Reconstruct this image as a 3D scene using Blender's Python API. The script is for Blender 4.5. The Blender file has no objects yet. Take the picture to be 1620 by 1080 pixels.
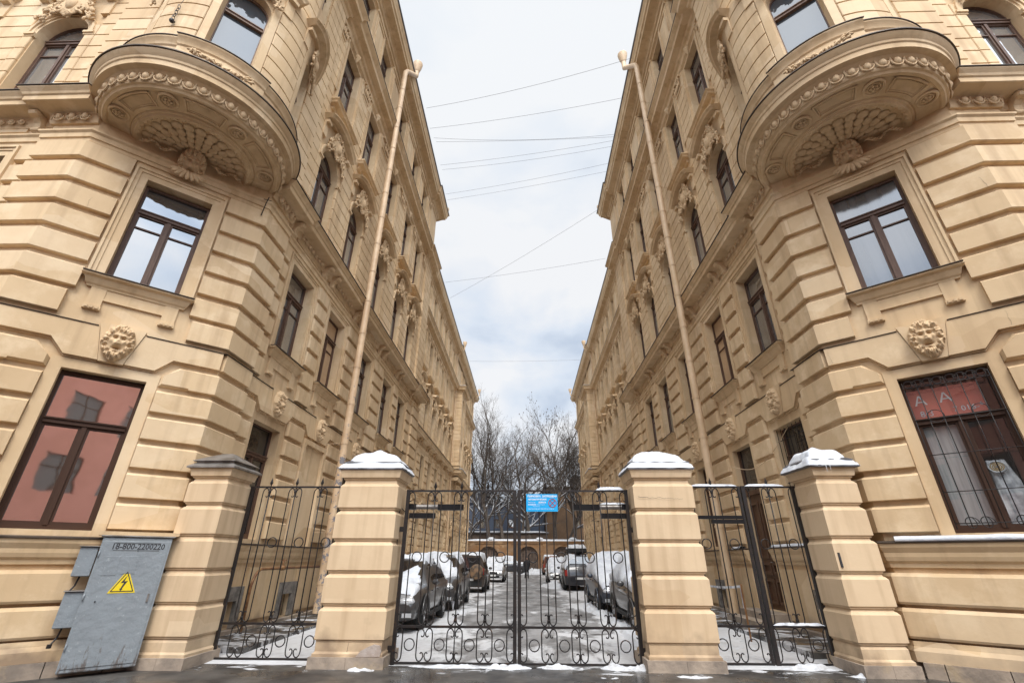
import bpy, bmesh, math, random
from math import sin, cos, pi, radians as rad
from mathutils import Vector, Matrix, noise

# ------------------------------------------------------------------ camera
S = bpy.context.scene
CXA = -0.06                       # centre line of the alley
cam_d = bpy.data.cameras.new('camera'); cam = bpy.data.objects.new('camera', cam_d)
S.collection.objects.link(cam); S.camera = cam
def set_cam(pitch=25.53, yaw=1.75, roll=0.25, h=1.6, f=720.0):
    p, y, r = map(rad, (pitch, yaw, roll))
    f0 = Vector((-sin(y)*cos(p), cos(y)*cos(p), sin(p)))
    r0 = Vector((cos(y), sin(y), 0)); u0 = r0.cross(f0)
    rr = r0*cos(r)+u0*sin(r); uu = -r0*sin(r)+u0*cos(r)
    M = Matrix((rr, uu, -f0)).transposed().to_4x4(); M.translation = (0, 0, h)
    cam.matrix_world = M
    cam_d.sensor_width = 36; cam_d.lens = 36*f/1620
    cam_d.clip_start = .05; cam_d.clip_end = 2000
set_cam()

# ------------------------------------------------------------------ world, sun
W = bpy.data.worlds.new('World'); S.world = W; W.use_nodes = True
nt = W.node_tree; nt.nodes.clear()
def N(t, typ, **k):
    n = t.nodes.new(typ)
    for a, b in k.items():
        if a.startswith('i_'):
            n.inputs[a[2:].replace('_', ' ')].default_value = b
        else: setattr(n, a, b)
    return n
SUN_EL, SUN_AZ = rad(52), rad(171)
sky = N(nt, 'ShaderNodeTexSky', sky_type='NISHITA', sun_disc=False, sun_elevation=SUN_EL, sun_rotation=SUN_AZ)
bg_sky = N(nt, 'ShaderNodeBackground'); bg_sky.inputs[1].default_value = .07
nt.links.new(sky.outputs[0], bg_sky.inputs[0])
tc = N(nt, 'ShaderNodeTexCoord')
mp = N(nt, 'ShaderNodeMapping'); mp.inputs['Scale'].default_value = (1.5, 1.5, 2.9); mp.inputs['Location'].default_value = (.35, .2, .1)
nt.links.new(tc.outputs['Generated'], mp.inputs[0])
nz = N(nt, 'ShaderNodeTexNoise'); nz.inputs['Scale'].default_value = 1.5; nz.inputs['Detail'].default_value = 6; nz.inputs['Roughness'].default_value = .5; nz.inputs['Distortion'].default_value = .25
nt.links.new(mp.outputs[0], nz.inputs['Vector'])
cr = N(nt, 'ShaderNodeValToRGB')
cr.color_ramp.elements[0].position = .40; cr.color_ramp.elements[0].color = (.47, .56, .70, 1)
cr.color_ramp.elements[1].position = .60; cr.color_ramp.elements[1].color = (.88, .89, .91, 1)
e = cr.color_ramp.elements.new(.50); e.color = (.70, .77, .87, 1)
sep = N(nt, 'ShaderNodeSeparateXYZ'); nt.links.new(tc.outputs['Generated'], sep.inputs[0])
bnd1 = N(nt, 'ShaderNodeMapRange', interpolation_type='SMOOTHSTEP'); bnd1.inputs[1].default_value = .24; bnd1.inputs[2].default_value = .36; bnd1.inputs[3].default_value = .13; bnd1.inputs[4].default_value = 0
bnd2 = N(nt, 'ShaderNodeMapRange', interpolation_type='SMOOTHSTEP'); bnd2.inputs[1].default_value = .40; bnd2.inputs[2].default_value = .60; bnd2.inputs[3].default_value = -.035; bnd2.inputs[4].default_value = .09
nt.links.new(sep.outputs[2], bnd1.inputs[0]); nt.links.new(sep.outputs[2], bnd2.inputs[0])
ad1 = N(nt, 'ShaderNodeMath', operation='ADD'); ad2 = N(nt, 'ShaderNodeMath', operation='ADD')
nt.links.new(nz.outputs[0], ad1.inputs[0]); nt.links.new(bnd1.outputs[0], ad1.inputs[1]); nt.links.new(ad1.outputs[0], ad2.inputs[0]); nt.links.new(bnd2.outputs[0], ad2.inputs[1])
nt.links.new(ad2.outputs[0], cr.inputs[0])
# a bright overcast: whiter and brighter towards the zenith and the veiled sun
mrz = N(nt, 'ShaderNodeMapRange'); mrz.inputs[1].default_value = .0; mrz.inputs[2].default_value = .95; mrz.inputs[3].default_value = .0; mrz.inputs[4].default_value = 1.0
nt.links.new(sep.outputs[2], mrz.inputs[0])
white = N(nt, 'ShaderNodeMix', data_type='RGBA'); white.inputs[7].default_value = (.90, .925, .95, 1)
wf = N(nt, 'ShaderNodeMapRange'); wf.inputs[1].default_value = .55; wf.inputs[2].default_value = .9; wf.inputs[3].default_value = .0; wf.inputs[4].default_value = .85
nt.links.new(sep.outputs[2], wf.inputs[0]); nt.links.new(wf.outputs[0], white.inputs[0]); nt.links.new(cr.outputs[0], white.inputs[6])
sdir = N(nt, 'ShaderNodeVectorMath', operation='DOT_PRODUCT'); sdir.inputs[1].default_value = (sin(SUN_AZ)*cos(SUN_EL), cos(SUN_AZ)*cos(SUN_EL), sin(SUN_EL))
nt.links.new(tc.outputs['Generated'], sdir.inputs[0])
gl = N(nt, 'ShaderNodeMapRange', interpolation_type='SMOOTHSTEP'); gl.inputs[1].default_value = .45; gl.inputs[2].default_value = 1.0; gl.inputs[3].default_value = .74; gl.inputs[4].default_value = 3.3
nt.links.new(sdir.outputs['Value'], gl.inputs[0])
bg_c = N(nt, 'ShaderNodeBackground'); nt.links.new(white.outputs[2], bg_c.inputs[0]); nt.links.new(gl.outputs[0], bg_c.inputs[1])
mxw = N(nt, 'ShaderNodeMixShader'); mxw.inputs[0].default_value = .93
nt.links.new(bg_sky.outputs[0], mxw.inputs[1]); nt.links.new(bg_c.outputs[0], mxw.inputs[2])
ow = N(nt, 'ShaderNodeOutputWorld'); nt.links.new(mxw.outputs[0], ow.inputs[0])

sd = bpy.data.lights.new('sun', 'SUN'); sd.energy = 1.5; sd.angle = rad(20); sd.color = (1, .96, .9)
sun = bpy.data.objects.new('sun', sd); S.collection.objects.link(sun)
sv = Vector((sin(SUN_AZ)*cos(SUN_EL), cos(SUN_AZ)*cos(SUN_EL), sin(SUN_EL)))
sun.rotation_euler = sv.to_track_quat('Z', 'Y').to_euler()
S.view_settings.view_transform = 'Standard'; S.view_settings.look = 'None'
S.view_settings.exposure = 0.55; S.view_settings.gamma = 1.0
S.render.engine = 'CYCLES'
S.cycles.max_bounces = 8; S.cycles.diffuse_bounces = 5; S.cycles.glossy_bounces = 3; S.cycles.transmission_bounces = 3; S.cycles.transparent_max_bounces = 6

# ------------------------------------------------------------------ materials
MATS = {}
def mat(name, col, rough=.7, metal=0, spec=.4, var=None, vscale=1.0, vstretch=(1, 1, 1), bump=0, bscale=30, lo=.4, hi=.6, detail=4, var2=None, v2scale=4, v2lo=.55, v2hi=.7, coat=0, extra=None):
    m = bpy.data.materials.new(name); m.use_nodes = True; t = m.node_tree
    b = t.nodes['Principled BSDF']
    b.inputs['Base Color'].default_value = (*col, 1); b.inputs['Roughness'].default_value = rough
    b.inputs['Metallic'].default_value = metal; b.inputs['Specular IOR Level'].default_value = spec
    b.inputs['Coat Weight'].default_value = coat
    geo = N(t, 'ShaderNodeNewGeometry'); out = None
    if var:
        mp = N(t, 'ShaderNodeMapping'); mp.inputs['Scale'].default_value = vstretch
        t.links.new(geo.outputs['Position'], mp.inputs[0])
        n = N(t, 'ShaderNodeTexNoise'); n.inputs['Scale'].default_value = vscale; n.inputs['Detail'].default_value = detail; n.inputs['Roughness'].default_value = .6
        t.links.new(mp.outputs[0], n.inputs['Vector'])
        r = N(t, 'ShaderNodeMapRange'); r.inputs[1].default_value = lo; r.inputs[2].default_value = hi
        t.links.new(n.outputs[0], r.inputs[0])
        mx = N(t, 'ShaderNodeMix', data_type='RGBA'); mx.inputs[6].default_value = (*col, 1); mx.inputs[7].default_value = (*var, 1)
        t.links.new(r.outputs[0], mx.inputs[0]); out = mx.outputs[2]
        if var2:
            n2 = N(t, 'ShaderNodeTexNoise'); n2.inputs['Scale'].default_value = v2scale; n2.inputs['Detail'].default_value = 6; n2.inputs['Roughness'].default_value = .65
            t.links.new(geo.outputs['Position'], n2.inputs['Vector'])
            r2 = N(t, 'ShaderNodeMapRange'); r2.inputs[1].default_value = v2lo; r2.inputs[2].default_value = v2hi
            t.links.new(n2.outputs[0], r2.inputs[0])
            m2 = N(t, 'ShaderNodeMix', data_type='RGBA'); m2.inputs[7].default_value = (*var2, 1)
            t.links.new(out, m2.inputs[6]); t.links.new(r2.outputs[0], m2.inputs[0]); out = m2.outputs[2]
        t.links.new(out, b.inputs['Base Color'])
    if bump:
        n3 = N(t, 'ShaderNodeTexNoise'); n3.inputs['Scale'].default_value = bscale; n3.inputs['Detail'].default_value = 5
        t.links.new(geo.outputs['Position'], n3.inputs['Vector'])
        bp = N(t, 'ShaderNodeBump'); bp.inputs['Strength'].default_value = bump; bp.inputs['Distance'].default_value = .02
        t.links.new(n3.outputs[0], bp.inputs['Height']); t.links.new(bp.outputs[0], b.inputs['Normal'])
    if extra: extra(m, t, b, geo)
    MATS[name] = m
    return m

def plaster_extra(m, t, b, geo):
    # weathering: rain streaks, repaired patches; splash dirt near the ground also paints in ambient shade
    base = b.inputs['Base Color'].links[0].from_socket
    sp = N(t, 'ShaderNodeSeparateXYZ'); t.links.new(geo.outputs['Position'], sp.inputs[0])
    st = N(t, 'ShaderNodeMapping'); st.inputs['Scale'].default_value = (5, 5, .35); t.links.new(geo.outputs['Position'], st.inputs[0])
    n = N(t, 'ShaderNodeTexNoise'); n.inputs['Scale'].default_value = 1.0; n.inputs['Detail'].default_value = 5; t.links.new(st.outputs[0], n.inputs['Vector'])
    r = N(t, 'ShaderNodeMapRange'); r.inputs[1].default_value = .50; r.inputs[2].default_value = .76; r.inputs[4].default_value = .62
    t.links.new(n.outputs[0], r.inputs[0])
    mx = N(t, 'ShaderNodeMix', data_type='RGBA'); mx.inputs[7].default_value = (.39, .265, .155, 1)
    t.links.new(base, mx.inputs[6]); t.links.new(r.outputs[0], mx.inputs[0])
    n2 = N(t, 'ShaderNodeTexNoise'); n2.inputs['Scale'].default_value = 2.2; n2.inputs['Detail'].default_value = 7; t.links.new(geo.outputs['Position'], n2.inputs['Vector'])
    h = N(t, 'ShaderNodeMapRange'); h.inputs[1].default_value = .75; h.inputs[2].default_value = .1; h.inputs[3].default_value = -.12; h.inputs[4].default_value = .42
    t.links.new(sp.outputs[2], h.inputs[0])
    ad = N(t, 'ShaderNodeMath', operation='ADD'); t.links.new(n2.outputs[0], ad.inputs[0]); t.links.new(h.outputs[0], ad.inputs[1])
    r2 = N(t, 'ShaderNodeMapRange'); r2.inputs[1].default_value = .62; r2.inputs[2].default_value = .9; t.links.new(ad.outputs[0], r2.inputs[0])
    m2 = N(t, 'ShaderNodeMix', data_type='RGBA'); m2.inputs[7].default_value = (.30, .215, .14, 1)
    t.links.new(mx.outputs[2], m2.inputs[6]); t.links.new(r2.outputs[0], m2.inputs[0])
    vp = N(t, 'ShaderNodeMapping'); vp.inputs['Scale'].default_value = (.55, .55, .9); t.links.new(geo.outputs['Position'], vp.inputs[0])
    vo = N(t, 'ShaderNodeTexVoronoi', distance='CHEBYCHEV'); vo.inputs['Scale'].default_value = 1.1; t.links.new(vp.outputs[0], vo.inputs['Vector'])
    vs = N(t, 'ShaderNodeSeparateColor'); t.links.new(vo.outputs['Color'], vs.inputs[0])
    vr = N(t, 'ShaderNodeMapRange'); vr.inputs[1].default_value = .80; vr.inputs[2].default_value = .82; vr.inputs[4].default_value = .42; t.links.new(vs.outputs[0], vr.inputs[0])
    m3 = N(t, 'ShaderNodeMix', data_type='RGBA'); m3.inputs[7].default_value = (.70, .55, .37, 1)
    t.links.new(m2.outputs[2], m3.inputs[6]); t.links.new(vr.outputs[0], m3.inputs[0])
    vr2 = N(t, 'ShaderNodeMapRange'); vr2.inputs[1].default_value = .84; vr2.inputs[2].default_value = .86; vr2.inputs[4].default_value = .35; t.links.new(vs.outputs[1], vr2.inputs[0])
    m4 = N(t, 'ShaderNodeMix', data_type='RGBA'); m4.inputs[7].default_value = (.47, .32, .18, 1)
    t.links.new(m3.outputs[2], m4.inputs[6]); t.links.new(vr2.outputs[0], m4.inputs[0])
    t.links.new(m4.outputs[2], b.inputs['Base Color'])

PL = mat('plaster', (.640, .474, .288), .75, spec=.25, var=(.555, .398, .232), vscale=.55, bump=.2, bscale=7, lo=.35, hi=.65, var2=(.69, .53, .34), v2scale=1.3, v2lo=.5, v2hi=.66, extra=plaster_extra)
PLR = mat('plaster_relief', (.60, .44, .27), .8, spec=.2, var=(.47, .33, .195), vscale=9, bump=.2, bscale=40, lo=.45, hi=.75)
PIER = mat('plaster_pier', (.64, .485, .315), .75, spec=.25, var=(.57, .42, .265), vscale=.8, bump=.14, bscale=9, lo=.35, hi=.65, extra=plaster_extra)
FLASH = mat('flashing', (.10, .075, .055), .5, metal=.3, var=(.055, .04, .03), vscale=3)
ROOF = mat('roof_metal', (.13, .13, .14), .5, metal=.5, var=(.2, .2, .21), vscale=1.5)
ZINC = mat('zinc', (.30, .28, .26), .45, metal=.6, var=(.17, .15, .13), vscale=4)
WOOD = mat('window_wood', (.085, .045, .03), .55, var=(.12, .068, .045), vscale=8, vstretch=(6, 6, .6))
WOODD = mat('dark_window_wood', (.055, .028, .018), .6, spec=.2)
WOODL = mat('old_window_wood', (.20, .125, .085), .6, var=(.11, .065, .045), vscale=9, vstretch=(6, 6, .6))
DOORM = mat('door_wood', (.075, .037, .022), .5, var=(.11, .06, .035), vscale=5, vstretch=(8, 8, .5))
SNOW = mat('snow', (.60, .625, .655), .6, spec=.3, var=(.50, .525, .57), vscale=3.5, bump=.6, bscale=16)
SNOWD = mat('dirty_snow', (.52, .535, .56), .6, spec=.3, var=(.34, .33, .32), vscale=5, bump=.5, bscale=18, lo=.5, hi=.75)
IRON = mat('iron', (.014, .012, .012), .5, metal=.2, spec=.5, var=(.030, .020, .016), vscale=14, lo=.45, hi=.7, var2=(.10, .045, .02), v2scale=6, v2lo=.62, v2hi=.74)
IRONB = mat('iron_box', (.012, .012, .013), .4, metal=.3)
STONE = mat('plinth_stone', (.36, .29, .225), .85, var=(.22, .18, .145), vscale=2.2, bump=.5, bscale=14, var2=(.38, .29, .18), v2scale=1.3)
BSTONE = mat('basement_stone', (.24, .215, .19), .9, var=(.13, .12, .105), vscale=6, bump=.6, bscale=20)
PIPEM = mat('pipe_paint', (.62, .45, .285), .5, var=(.55, .39, .235), vscale=2)
def pipe_peel(m, t, b, geo):
    base = b.inputs['Base Color'].links[0].from_socket
    sp = N(t, 'ShaderNodeSeparateXYZ'); t.links.new(geo.outputs['Position'], sp.inputs[0])
    n = N(t, 'ShaderNodeTexNoise'); n.inputs['Scale'].default_value = 5; n.inputs['Detail'].default_value = 7; n.inputs['Roughness'].default_value = .7; t.links.new(geo.outputs['Position'], n.inputs['Vector'])
    h = N(t, 'ShaderNodeMapRange'); h.inputs[1].default_value = 12; h.inputs[2].default_value = 4; h.inputs[3].default_value = -.22; h.inputs[4].default_value = .03
    t.links.new(sp.outputs[2], h.inputs[0])
    ad = N(t, 'ShaderNodeMath', operation='ADD'); t.links.new(n.outputs[0], ad.inputs[0]); t.links.new(h.outputs[0], ad.inputs[1])
    r = N(t, 'ShaderNodeMapRange'); r.inputs[1].default_value = .56; r.inputs[2].default_value = .59; t.links.new(ad.outputs[0], r.inputs[0])
    m2 = N(t, 'ShaderNodeMix', data_type='RGBA'); m2.inputs[7].default_value = (.20, .19, .20, 1)
    t.links.new(base, m2.inputs[6]); t.links.new(r.outputs[0], m2.inputs[0]); t.links.new(m2.outputs[2], b.inputs['Base Color'])
PEEL = mat('peeling_pipe_paint', (.62, .45, .285), .5, var=(.52, .36, .22), vscale=2, extra=pipe_peel)
def cab_rust(m, t, b, geo):
    base = b.inputs['Base Color'].links[0].from_socket
    sp = N(t, 'ShaderNodeSeparateXYZ'); t.links.new(geo.outputs['Position'], sp.inputs[0])
    mp = N(t, 'ShaderNodeMapping'); mp.inputs['Scale'].default_value = (7, 7, 1.6); t.links.new(geo.outputs['Position'], mp.inputs[0])
    n = N(t, 'ShaderNodeTexNoise'); n.inputs['Scale'].default_value = 1.6; n.inputs['Detail'].default_value = 8; n.inputs['Roughness'].default_value = .7; t.links.new(mp.outputs[0], n.inputs['Vector'])
    h = N(t, 'ShaderNodeMapRange'); h.inputs[1].default_value = .7; h.inputs[2].default_value = .08; h.inputs[3].default_value = -.10; h.inputs[4].default_value = .13
    t.links.new(sp.outputs[2], h.inputs[0]); ad = N(t, 'ShaderNodeMath', operation='ADD'); t.links.new(n.outputs[0], ad.inputs[0]); t.links.new(h.outputs[0], ad.inputs[1])
    r = N(t, 'ShaderNodeMapRange'); r.inputs[1].default_value = .60; r.inputs[2].default_value = .68; r.inputs[4].default_value = .8; t.links.new(ad.outputs[0], r.inputs[0])
    m2 = N(t, 'ShaderNodeMix', data_type='RGBA'); m2.inputs[7].default_value = (.10, .075, .06, 1)
    t.links.new(base, m2.inputs[6]); t.links.new(r.outputs[0], m2.inputs[0]); t.links.new(m2.outputs[2], b.inputs['Base Color'])
CAB = mat('cabinet_paint', (.245, .275, .295), .42, spec=.5, var=(.215, .24, .258), vscale=3, bump=.7, bscale=9, lo=.35, hi=.7, var2=(.30, .33, .345), v2scale=14, v2lo=.62, v2hi=.66, extra=cab_rust)
BLACK = mat('black', (.012, .012, .012), .6)
WHITE = mat('white_paint', (.8, .8, .8), .6)
YEL = mat('yellow_sign', (.80, .60, .02), .45)
BLUE = mat('blue_sign', (.01, .34, .70), .45)
LBLUE = mat('pale_print', (.55, .80, .92), .5)
REDR = mat('red_ring', (.40, .06, .04), .5)
REDS = mat('red_banner', (.70, .19, .14), .6, var=(.62, .20, .15), vscale=4)
GREY = mat('stencil_grey', (.035, .035, .04), .6)
RUST = mat('gas_pipe', (.25, .13, .05), .5, var=(.14, .06, .025), vscale=6)
TYRE = mat('tyre', (.015, .015, .015), .85)
RIM = mat('rim', (.35, .35, .36), .35, metal=.7)
PINK = mat('pink_plaster', (.80, .40, .33), .8, var=(.73, .36, .29), vscale=.5)
BRICK = mat('arcade_plaster', (.25, .165, .10), .9, var=(.24, .13, .06), vscale=1.2, bump=.5, bscale=8, var2=(.50, .33, .18), v2scale=.8)
BLUEG = mat('blue_grey_wall', (.085, .105, .145), .8, var=(.07, .085, .12), vscale=.6)
BROWNW = mat('brown_wall', (.175, .105, .06), .85, var=(.13, .08, .045), vscale=.6)
BROWNG = mat('dull_roof', (.13, .095, .075), .8, var=(.09, .07, .055), vscale=1)
BARK = mat('bark', (.075, .06, .05), .9, var=(.11, .09, .075), vscale=6)
SKIN = mat('skin', (.5, .3, .22), .6)
CLOTH = mat('dark_cloth', (.014, .014, .017), .85)
CLOTHW = mat('white_cloth', (.75, .76, .78), .8, var=(.4, .41, .44), vscale=6)
WICK = mat('wicker', (.42, .29, .13), .7)
INTER = mat('room_wall', (.42, .39, .36), .9, var=(.32, .30, .28), vscale=1)
CURT = mat('net_curtain', (.42, .41, .40), .9, var=(.33, .33, .33), vscale=3, vstretch=(9, 9, .6))
BLIND = mat('boarded_window', (.50, .34, .20), .8, var=(.44, .30, .18), vscale=2)
def glass(name, dark, gl, rough=.03, tint=(.9, .93, .97), bump=.02, bsc=1.5, var=None):
    m = bpy.data.materials.new(name); m.use_nodes = True; t = m.node_tree; t.nodes.clear()
    o = N(t, 'ShaderNodeOutputMaterial'); mx = N(t, 'ShaderNodeMixShader')
    d = N(t, 'ShaderNodeBsdfDiffuse'); d.inputs[0].default_value = (*dark, 1)
    g = N(t, 'ShaderNodeBsdfGlossy'); g.inputs[0].default_value = (*tint, 1); g.inputs['Roughness'].default_value = rough
    geo = N(t, 'ShaderNodeNewGeometry')
    n = N(t, 'ShaderNodeTexNoise'); n.inputs['Scale'].default_value = bsc; n.inputs['Detail'].default_value = 2
    t.links.new(geo.outputs['Position'], n.inputs['Vector'])
    b = N(t, 'ShaderNodeBump'); b.inputs['Strength'].default_value = bump*5; b.inputs['Distance'].default_value = .05
    t.links.new(n.outputs[0], b.inputs['Height']); t.links.new(b.outputs[0], g.inputs['Normal'])
    if var:
        mp = N(t, 'ShaderNodeMapping'); mp.inputs['Scale'].default_value = (7, 7, .5); t.links.new(geo.outputs['Position'], mp.inputs[0])
        n2 = N(t, 'ShaderNodeTexNoise'); n2.inputs['Scale'].default_value = 1; t.links.new(mp.outputs[0], n2.inputs['Vector'])
        c = N(t, 'ShaderNodeMix', data_type='RGBA'); c.inputs[6].default_value = (*dark, 1); c.inputs[7].default_value = (*var, 1)
        oi = N(t, 'ShaderNodeObjectInfo'); rr = N(t, 'ShaderNodeMapRange'); rr.inputs[3].default_value = -.45; rr.inputs[4].default_value = .75
        t.links.new(oi.outputs['Random'], rr.inputs[0]); aa = N(t, 'ShaderNodeMath', operation='ADD', use_clamp=True)
        t.links.new(n2.outputs[0], aa.inputs[0]); t.links.new(rr.outputs[0], aa.inputs[1]); t.links.new(aa.outputs[0], c.inputs[0]); t.links.new(c.outputs[2], d.inputs[0])
    mx.inputs[0].default_value = gl
    t.links.new(d.outputs[0], mx.inputs[1]); t.links.new(g.outputs[0], mx.inputs[2]); t.links.new(mx.outputs[0], o.inputs[0])
    return m
G_GEN = glass('glass', (.03, .03, .033), .40, var=(.20, .195, .185))
G_PINK = glass('glass_mirror', (.05, .035, .03), .90, tint=(1, .97, .96), bump=.010)
G_SKY = glass('glass_sky', (.04, .045, .05), .24, bump=.003, bsc=1.2)
G_DULL = glass('glass_dull', (.05, .052, .056), .17, rough=.08, bump=.006, var=(.15, .15, .155))
G_DARK = glass('glass_dark', (.012, .011, .010), .16, var=(.05, .045, .04))
G_CAR = glass('car_glass', (.01, .01, .011), .22)
def clear_glass():
    m = bpy.data.materials.new('clear_glass'); m.use_nodes = True; t = m.node_tree; t.nodes.clear()
    o = N(t, 'ShaderNodeOutputMaterial'); mx = N(t, 'ShaderNodeMixShader'); mx.inputs[0].default_value = .14
    a = N(t, 'ShaderNodeBsdfTransparent'); a.inputs[0].default_value = (.85, .87, .87, 1); g = N(t, 'ShaderNodeBsdfGlossy'); g.inputs['Roughness'].default_value = .02
    t.links.new(a.outputs[0], mx.inputs[1]); t.links.new(g.outputs[0], mx.inputs[2]); t.links.new(mx.outputs[0], o.inputs[0]); return m
G_CLEAR = clear_glass()

# ------------------------------------------------------------------ mesh builder
COL = S.collection
ROOT = {}
def link(o, parent=None):
    COL.objects.link(o)
    if parent is not None: o.parent = parent
    return o
def tag(o, label=None, cat=None, group=None, kind=None):
    if label: o['label'] = label
    if cat: o['category'] = cat
    if group: o['group'] = group
    if kind: o['kind'] = kind
    return o
def empty(name, loc, label=None, cat=None, group=None, rz=0):
    o = bpy.data.objects.new(name, None); o.empty_display_size = .3
    o.location = loc; o.rotation_euler = (0, 0, rz); link(o)
    ROOT[o.name] = Vector(loc)
    return tag(o, label, cat, group)
class MB:
    def __init__(s): s.v = []; s.f = []
    def add(s, vs, fs):
        b = len(s.v); s.v.extend(vs); s.f.extend([tuple(i+b for i in f) for f in fs])
    def quad(s, a, b, c, d): s.add([a, b, c, d], [(0, 1, 2, 3)])
    def box(s, x0, x1, y0, y1, z0, z1):
        s.add([(x0, y0, z0), (x1, y0, z0), (x1, y1, z0), (x0, y1, z0), (x0, y0, z1), (x1, y0, z1), (x1, y1, z1), (x0, y1, z1)],
              [(0, 1, 2, 3), (4, 5, 6, 7), (0, 1, 5, 4), (1, 2, 6, 5), (2, 3, 7, 6), (3, 0, 4, 7)])
    def tube(s, pts, r, n=6, cap=True, radii=None):
        pts = [Vector(p) for p in pts]; m = len(pts); b = len(s.v)
        up = None
        for i, p in enumerate(pts):
            d = (pts[min(i+1, m-1)]-pts[max(i-1, 0)])
            if d.length < 1e-9: d = Vector((0, 0, 1))
            d.normalize()
            if up is None:
                up = Vector((0, 0, 1)) if abs(d.z) < .9 else Vector((0, 1, 0))
                up = (up-d*up.dot(d)).normalized()
            else:
                up = up-d*up.dot(d)
                up = up.normalized() if up.length > 1e-6 else d.orthogonal().normalized()
            w = d.cross(up); rr = radii[i] if radii else r
            for k in range(n):
                a = 2*pi*k/n; q = p+(up*cos(a)+w*sin(a))*rr; s.v.append(tuple(q))
        for i in range(m-1):
            for k in range(n):
                s.f.append((b+i*n+k, b+i*n+(k+1) % n, b+(i+1)*n+(k+1) % n, b+(i+1)*n+k))
        if cap:
            s.f.append(tuple(b+k for k in range(n))); s.f.append(tuple(b+(m-1)*n+k for k in range(n)))
    def ell(s, c, r, n=8, m=6, rot=None):
        b = len(s.v); c = Vector(c)
        for i in range(m+1):
            t = pi*i/m
            for k in range(n):
                a = 2*pi*k/n
                p = Vector((r[0]*sin(t)*cos(a), r[1]*sin(t)*sin(a), r[2]*cos(t)))
                if rot is not None: p = rot @ p
                s.v.append(tuple(c+p))
        for i in range(m):
            for k in range(n):
                s.f.append((b+i*n+k, b+i*n+(k+1) % n, b+(i+1)*n+(k+1) % n, b+(i+1)*n+k))
    def grid(s, P, close=False):
        b = len(s.v); R = len(P); Cn = len(P[0])
        for row in P: s.v.extend([tuple(p) for p in row])
        for i in range(R-1):
            for j in range(Cn if close else Cn-1):
                s.f.append((b+i*Cn+j, b+i*Cn+(j+1) % Cn, b+(i+1)*Cn+(j+1) % Cn, b+(i+1)*Cn+j))
    def build(s, name, m, parent=None, smooth=False, tf=None, org=None, angle=None):
        me = bpy.data.meshes.new(name)
        vs = s.v if tf is None else [tf(p) for p in s.v]
        if org is None and parent is not None and parent.name in ROOT: org = ROOT[parent.name]
        if org is not None: vs = [(p[0]-org[0], p[1]-org[1], p[2]-org[2]) for p in vs]
        me.from_pydata(vs, [], s.f); me.validate()
        for mm in (m if isinstance(m, (list, tuple)) else [m]): me.materials.append(mm)
        bm = bmesh.new(); bm.from_mesh(me); bmesh.ops.recalc_face_normals(bm, faces=bm.faces)
        bm.to_mesh(me); bm.free()
        if smooth:
            me.shade_smooth()
            if angle:
                me.set_sharp_from_angle(angle=rad(angle))
        o = bpy.data.objects.new(name, me); link(o, parent)
        if parent is not None and org is not None: ROOT[o.name] = Vector(org)
        return o

# ------------------------------------------------------------------ facade frames (local building coords: u = distance from alley axis, y, z)
class Fr:                      # flat facade
    curved = False
    def __init__(s, o, e, n): s.o = o; s.e = e; s.n = n
    def p(s, a, z, d=0): return (s.o[0]+s.e[0]*a+s.n[0]*d, s.o[1]+s.e[1]*a+s.n[1]*d, z)
class Cy:                      # round facade, a = angle in degrees
    curved = True
    def __init__(s, c, R): s.c = c; s.R = R
    def p(s, a, z, d=0):
        t = rad(a); return (s.c[0]+(s.R+d)*cos(t), s.c[1]+(s.R+d)*sin(t), z)
def subs(F, a, b, step=None):
    n = 1
    if F.curved: n = max(1, int(math.ceil(abs(b-a)/4.0)))
    return [a+(b-a)*i/n for i in range(n+1)]
def quadF(mb, F, a, b, z0, z1, d0, d1=None):
    d1 = d0 if d1 is None else d1
    ss = subs(F, a, b)
    mb.grid([[F.p(x, z0, d0) for x in ss], [F.p(x, z1, d1) for x in ss]])
def boxF(mb, F, a, b, z0, z1, d0, d1):
    ss = subs(F, a, b)
    mb.grid([[F.p(x, z0, d0) for x in ss], [F.p(x, z0, d1) for x in ss], [F.p(x, z1, d1) for x in ss], [F.p(x, z1, d0) for x in ss], [F.p(x, z0, d0) for x in ss]])
    for x in (a, b): mb.quad(F.p(x, z0, d0), F.p(x, z0, d1), F.p(x, z1, d1), F.p(x, z1, d0))
def block(mb, F, a, b, z0, z1, d0=.035, d1=.10, bev=.045, base=0.0):
    """rusticated block with bevelled edges standing on d=base"""
    k = (180/pi/F.R) if F.curved else 1.0
    bs = min(bev*k, abs(b-a)*.3); bz = min(bev, (z1-z0)*.3)
    sg = 1 if b > a else -1
    ss = [a]+subs(F, a+sg*bs, b-sg*bs)+[b]
    zs = [z0, z0+bz*.22, z1-bz, z1]
    P = [[F.p(x, z0, base) for x in ss]]
    for i, z in enumerate(zs):
        P.append([F.p(x, z, ((d0 if i == 3 or j in (0, len(ss)-1) else d1*.82 if i == 0 else d1))+base) for j, x in enumerate(ss)])
    P.append([F.p(x, z1, base) for x in ss])
    mb.grid(P)
    for x, j in ((a, 0), (b, -1)):
        mb.quad(F.p(x, z0, base), F.p(x, z0, base+d0), F.p(x, z1, base+d0), F.p(x, z1, base))
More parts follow.
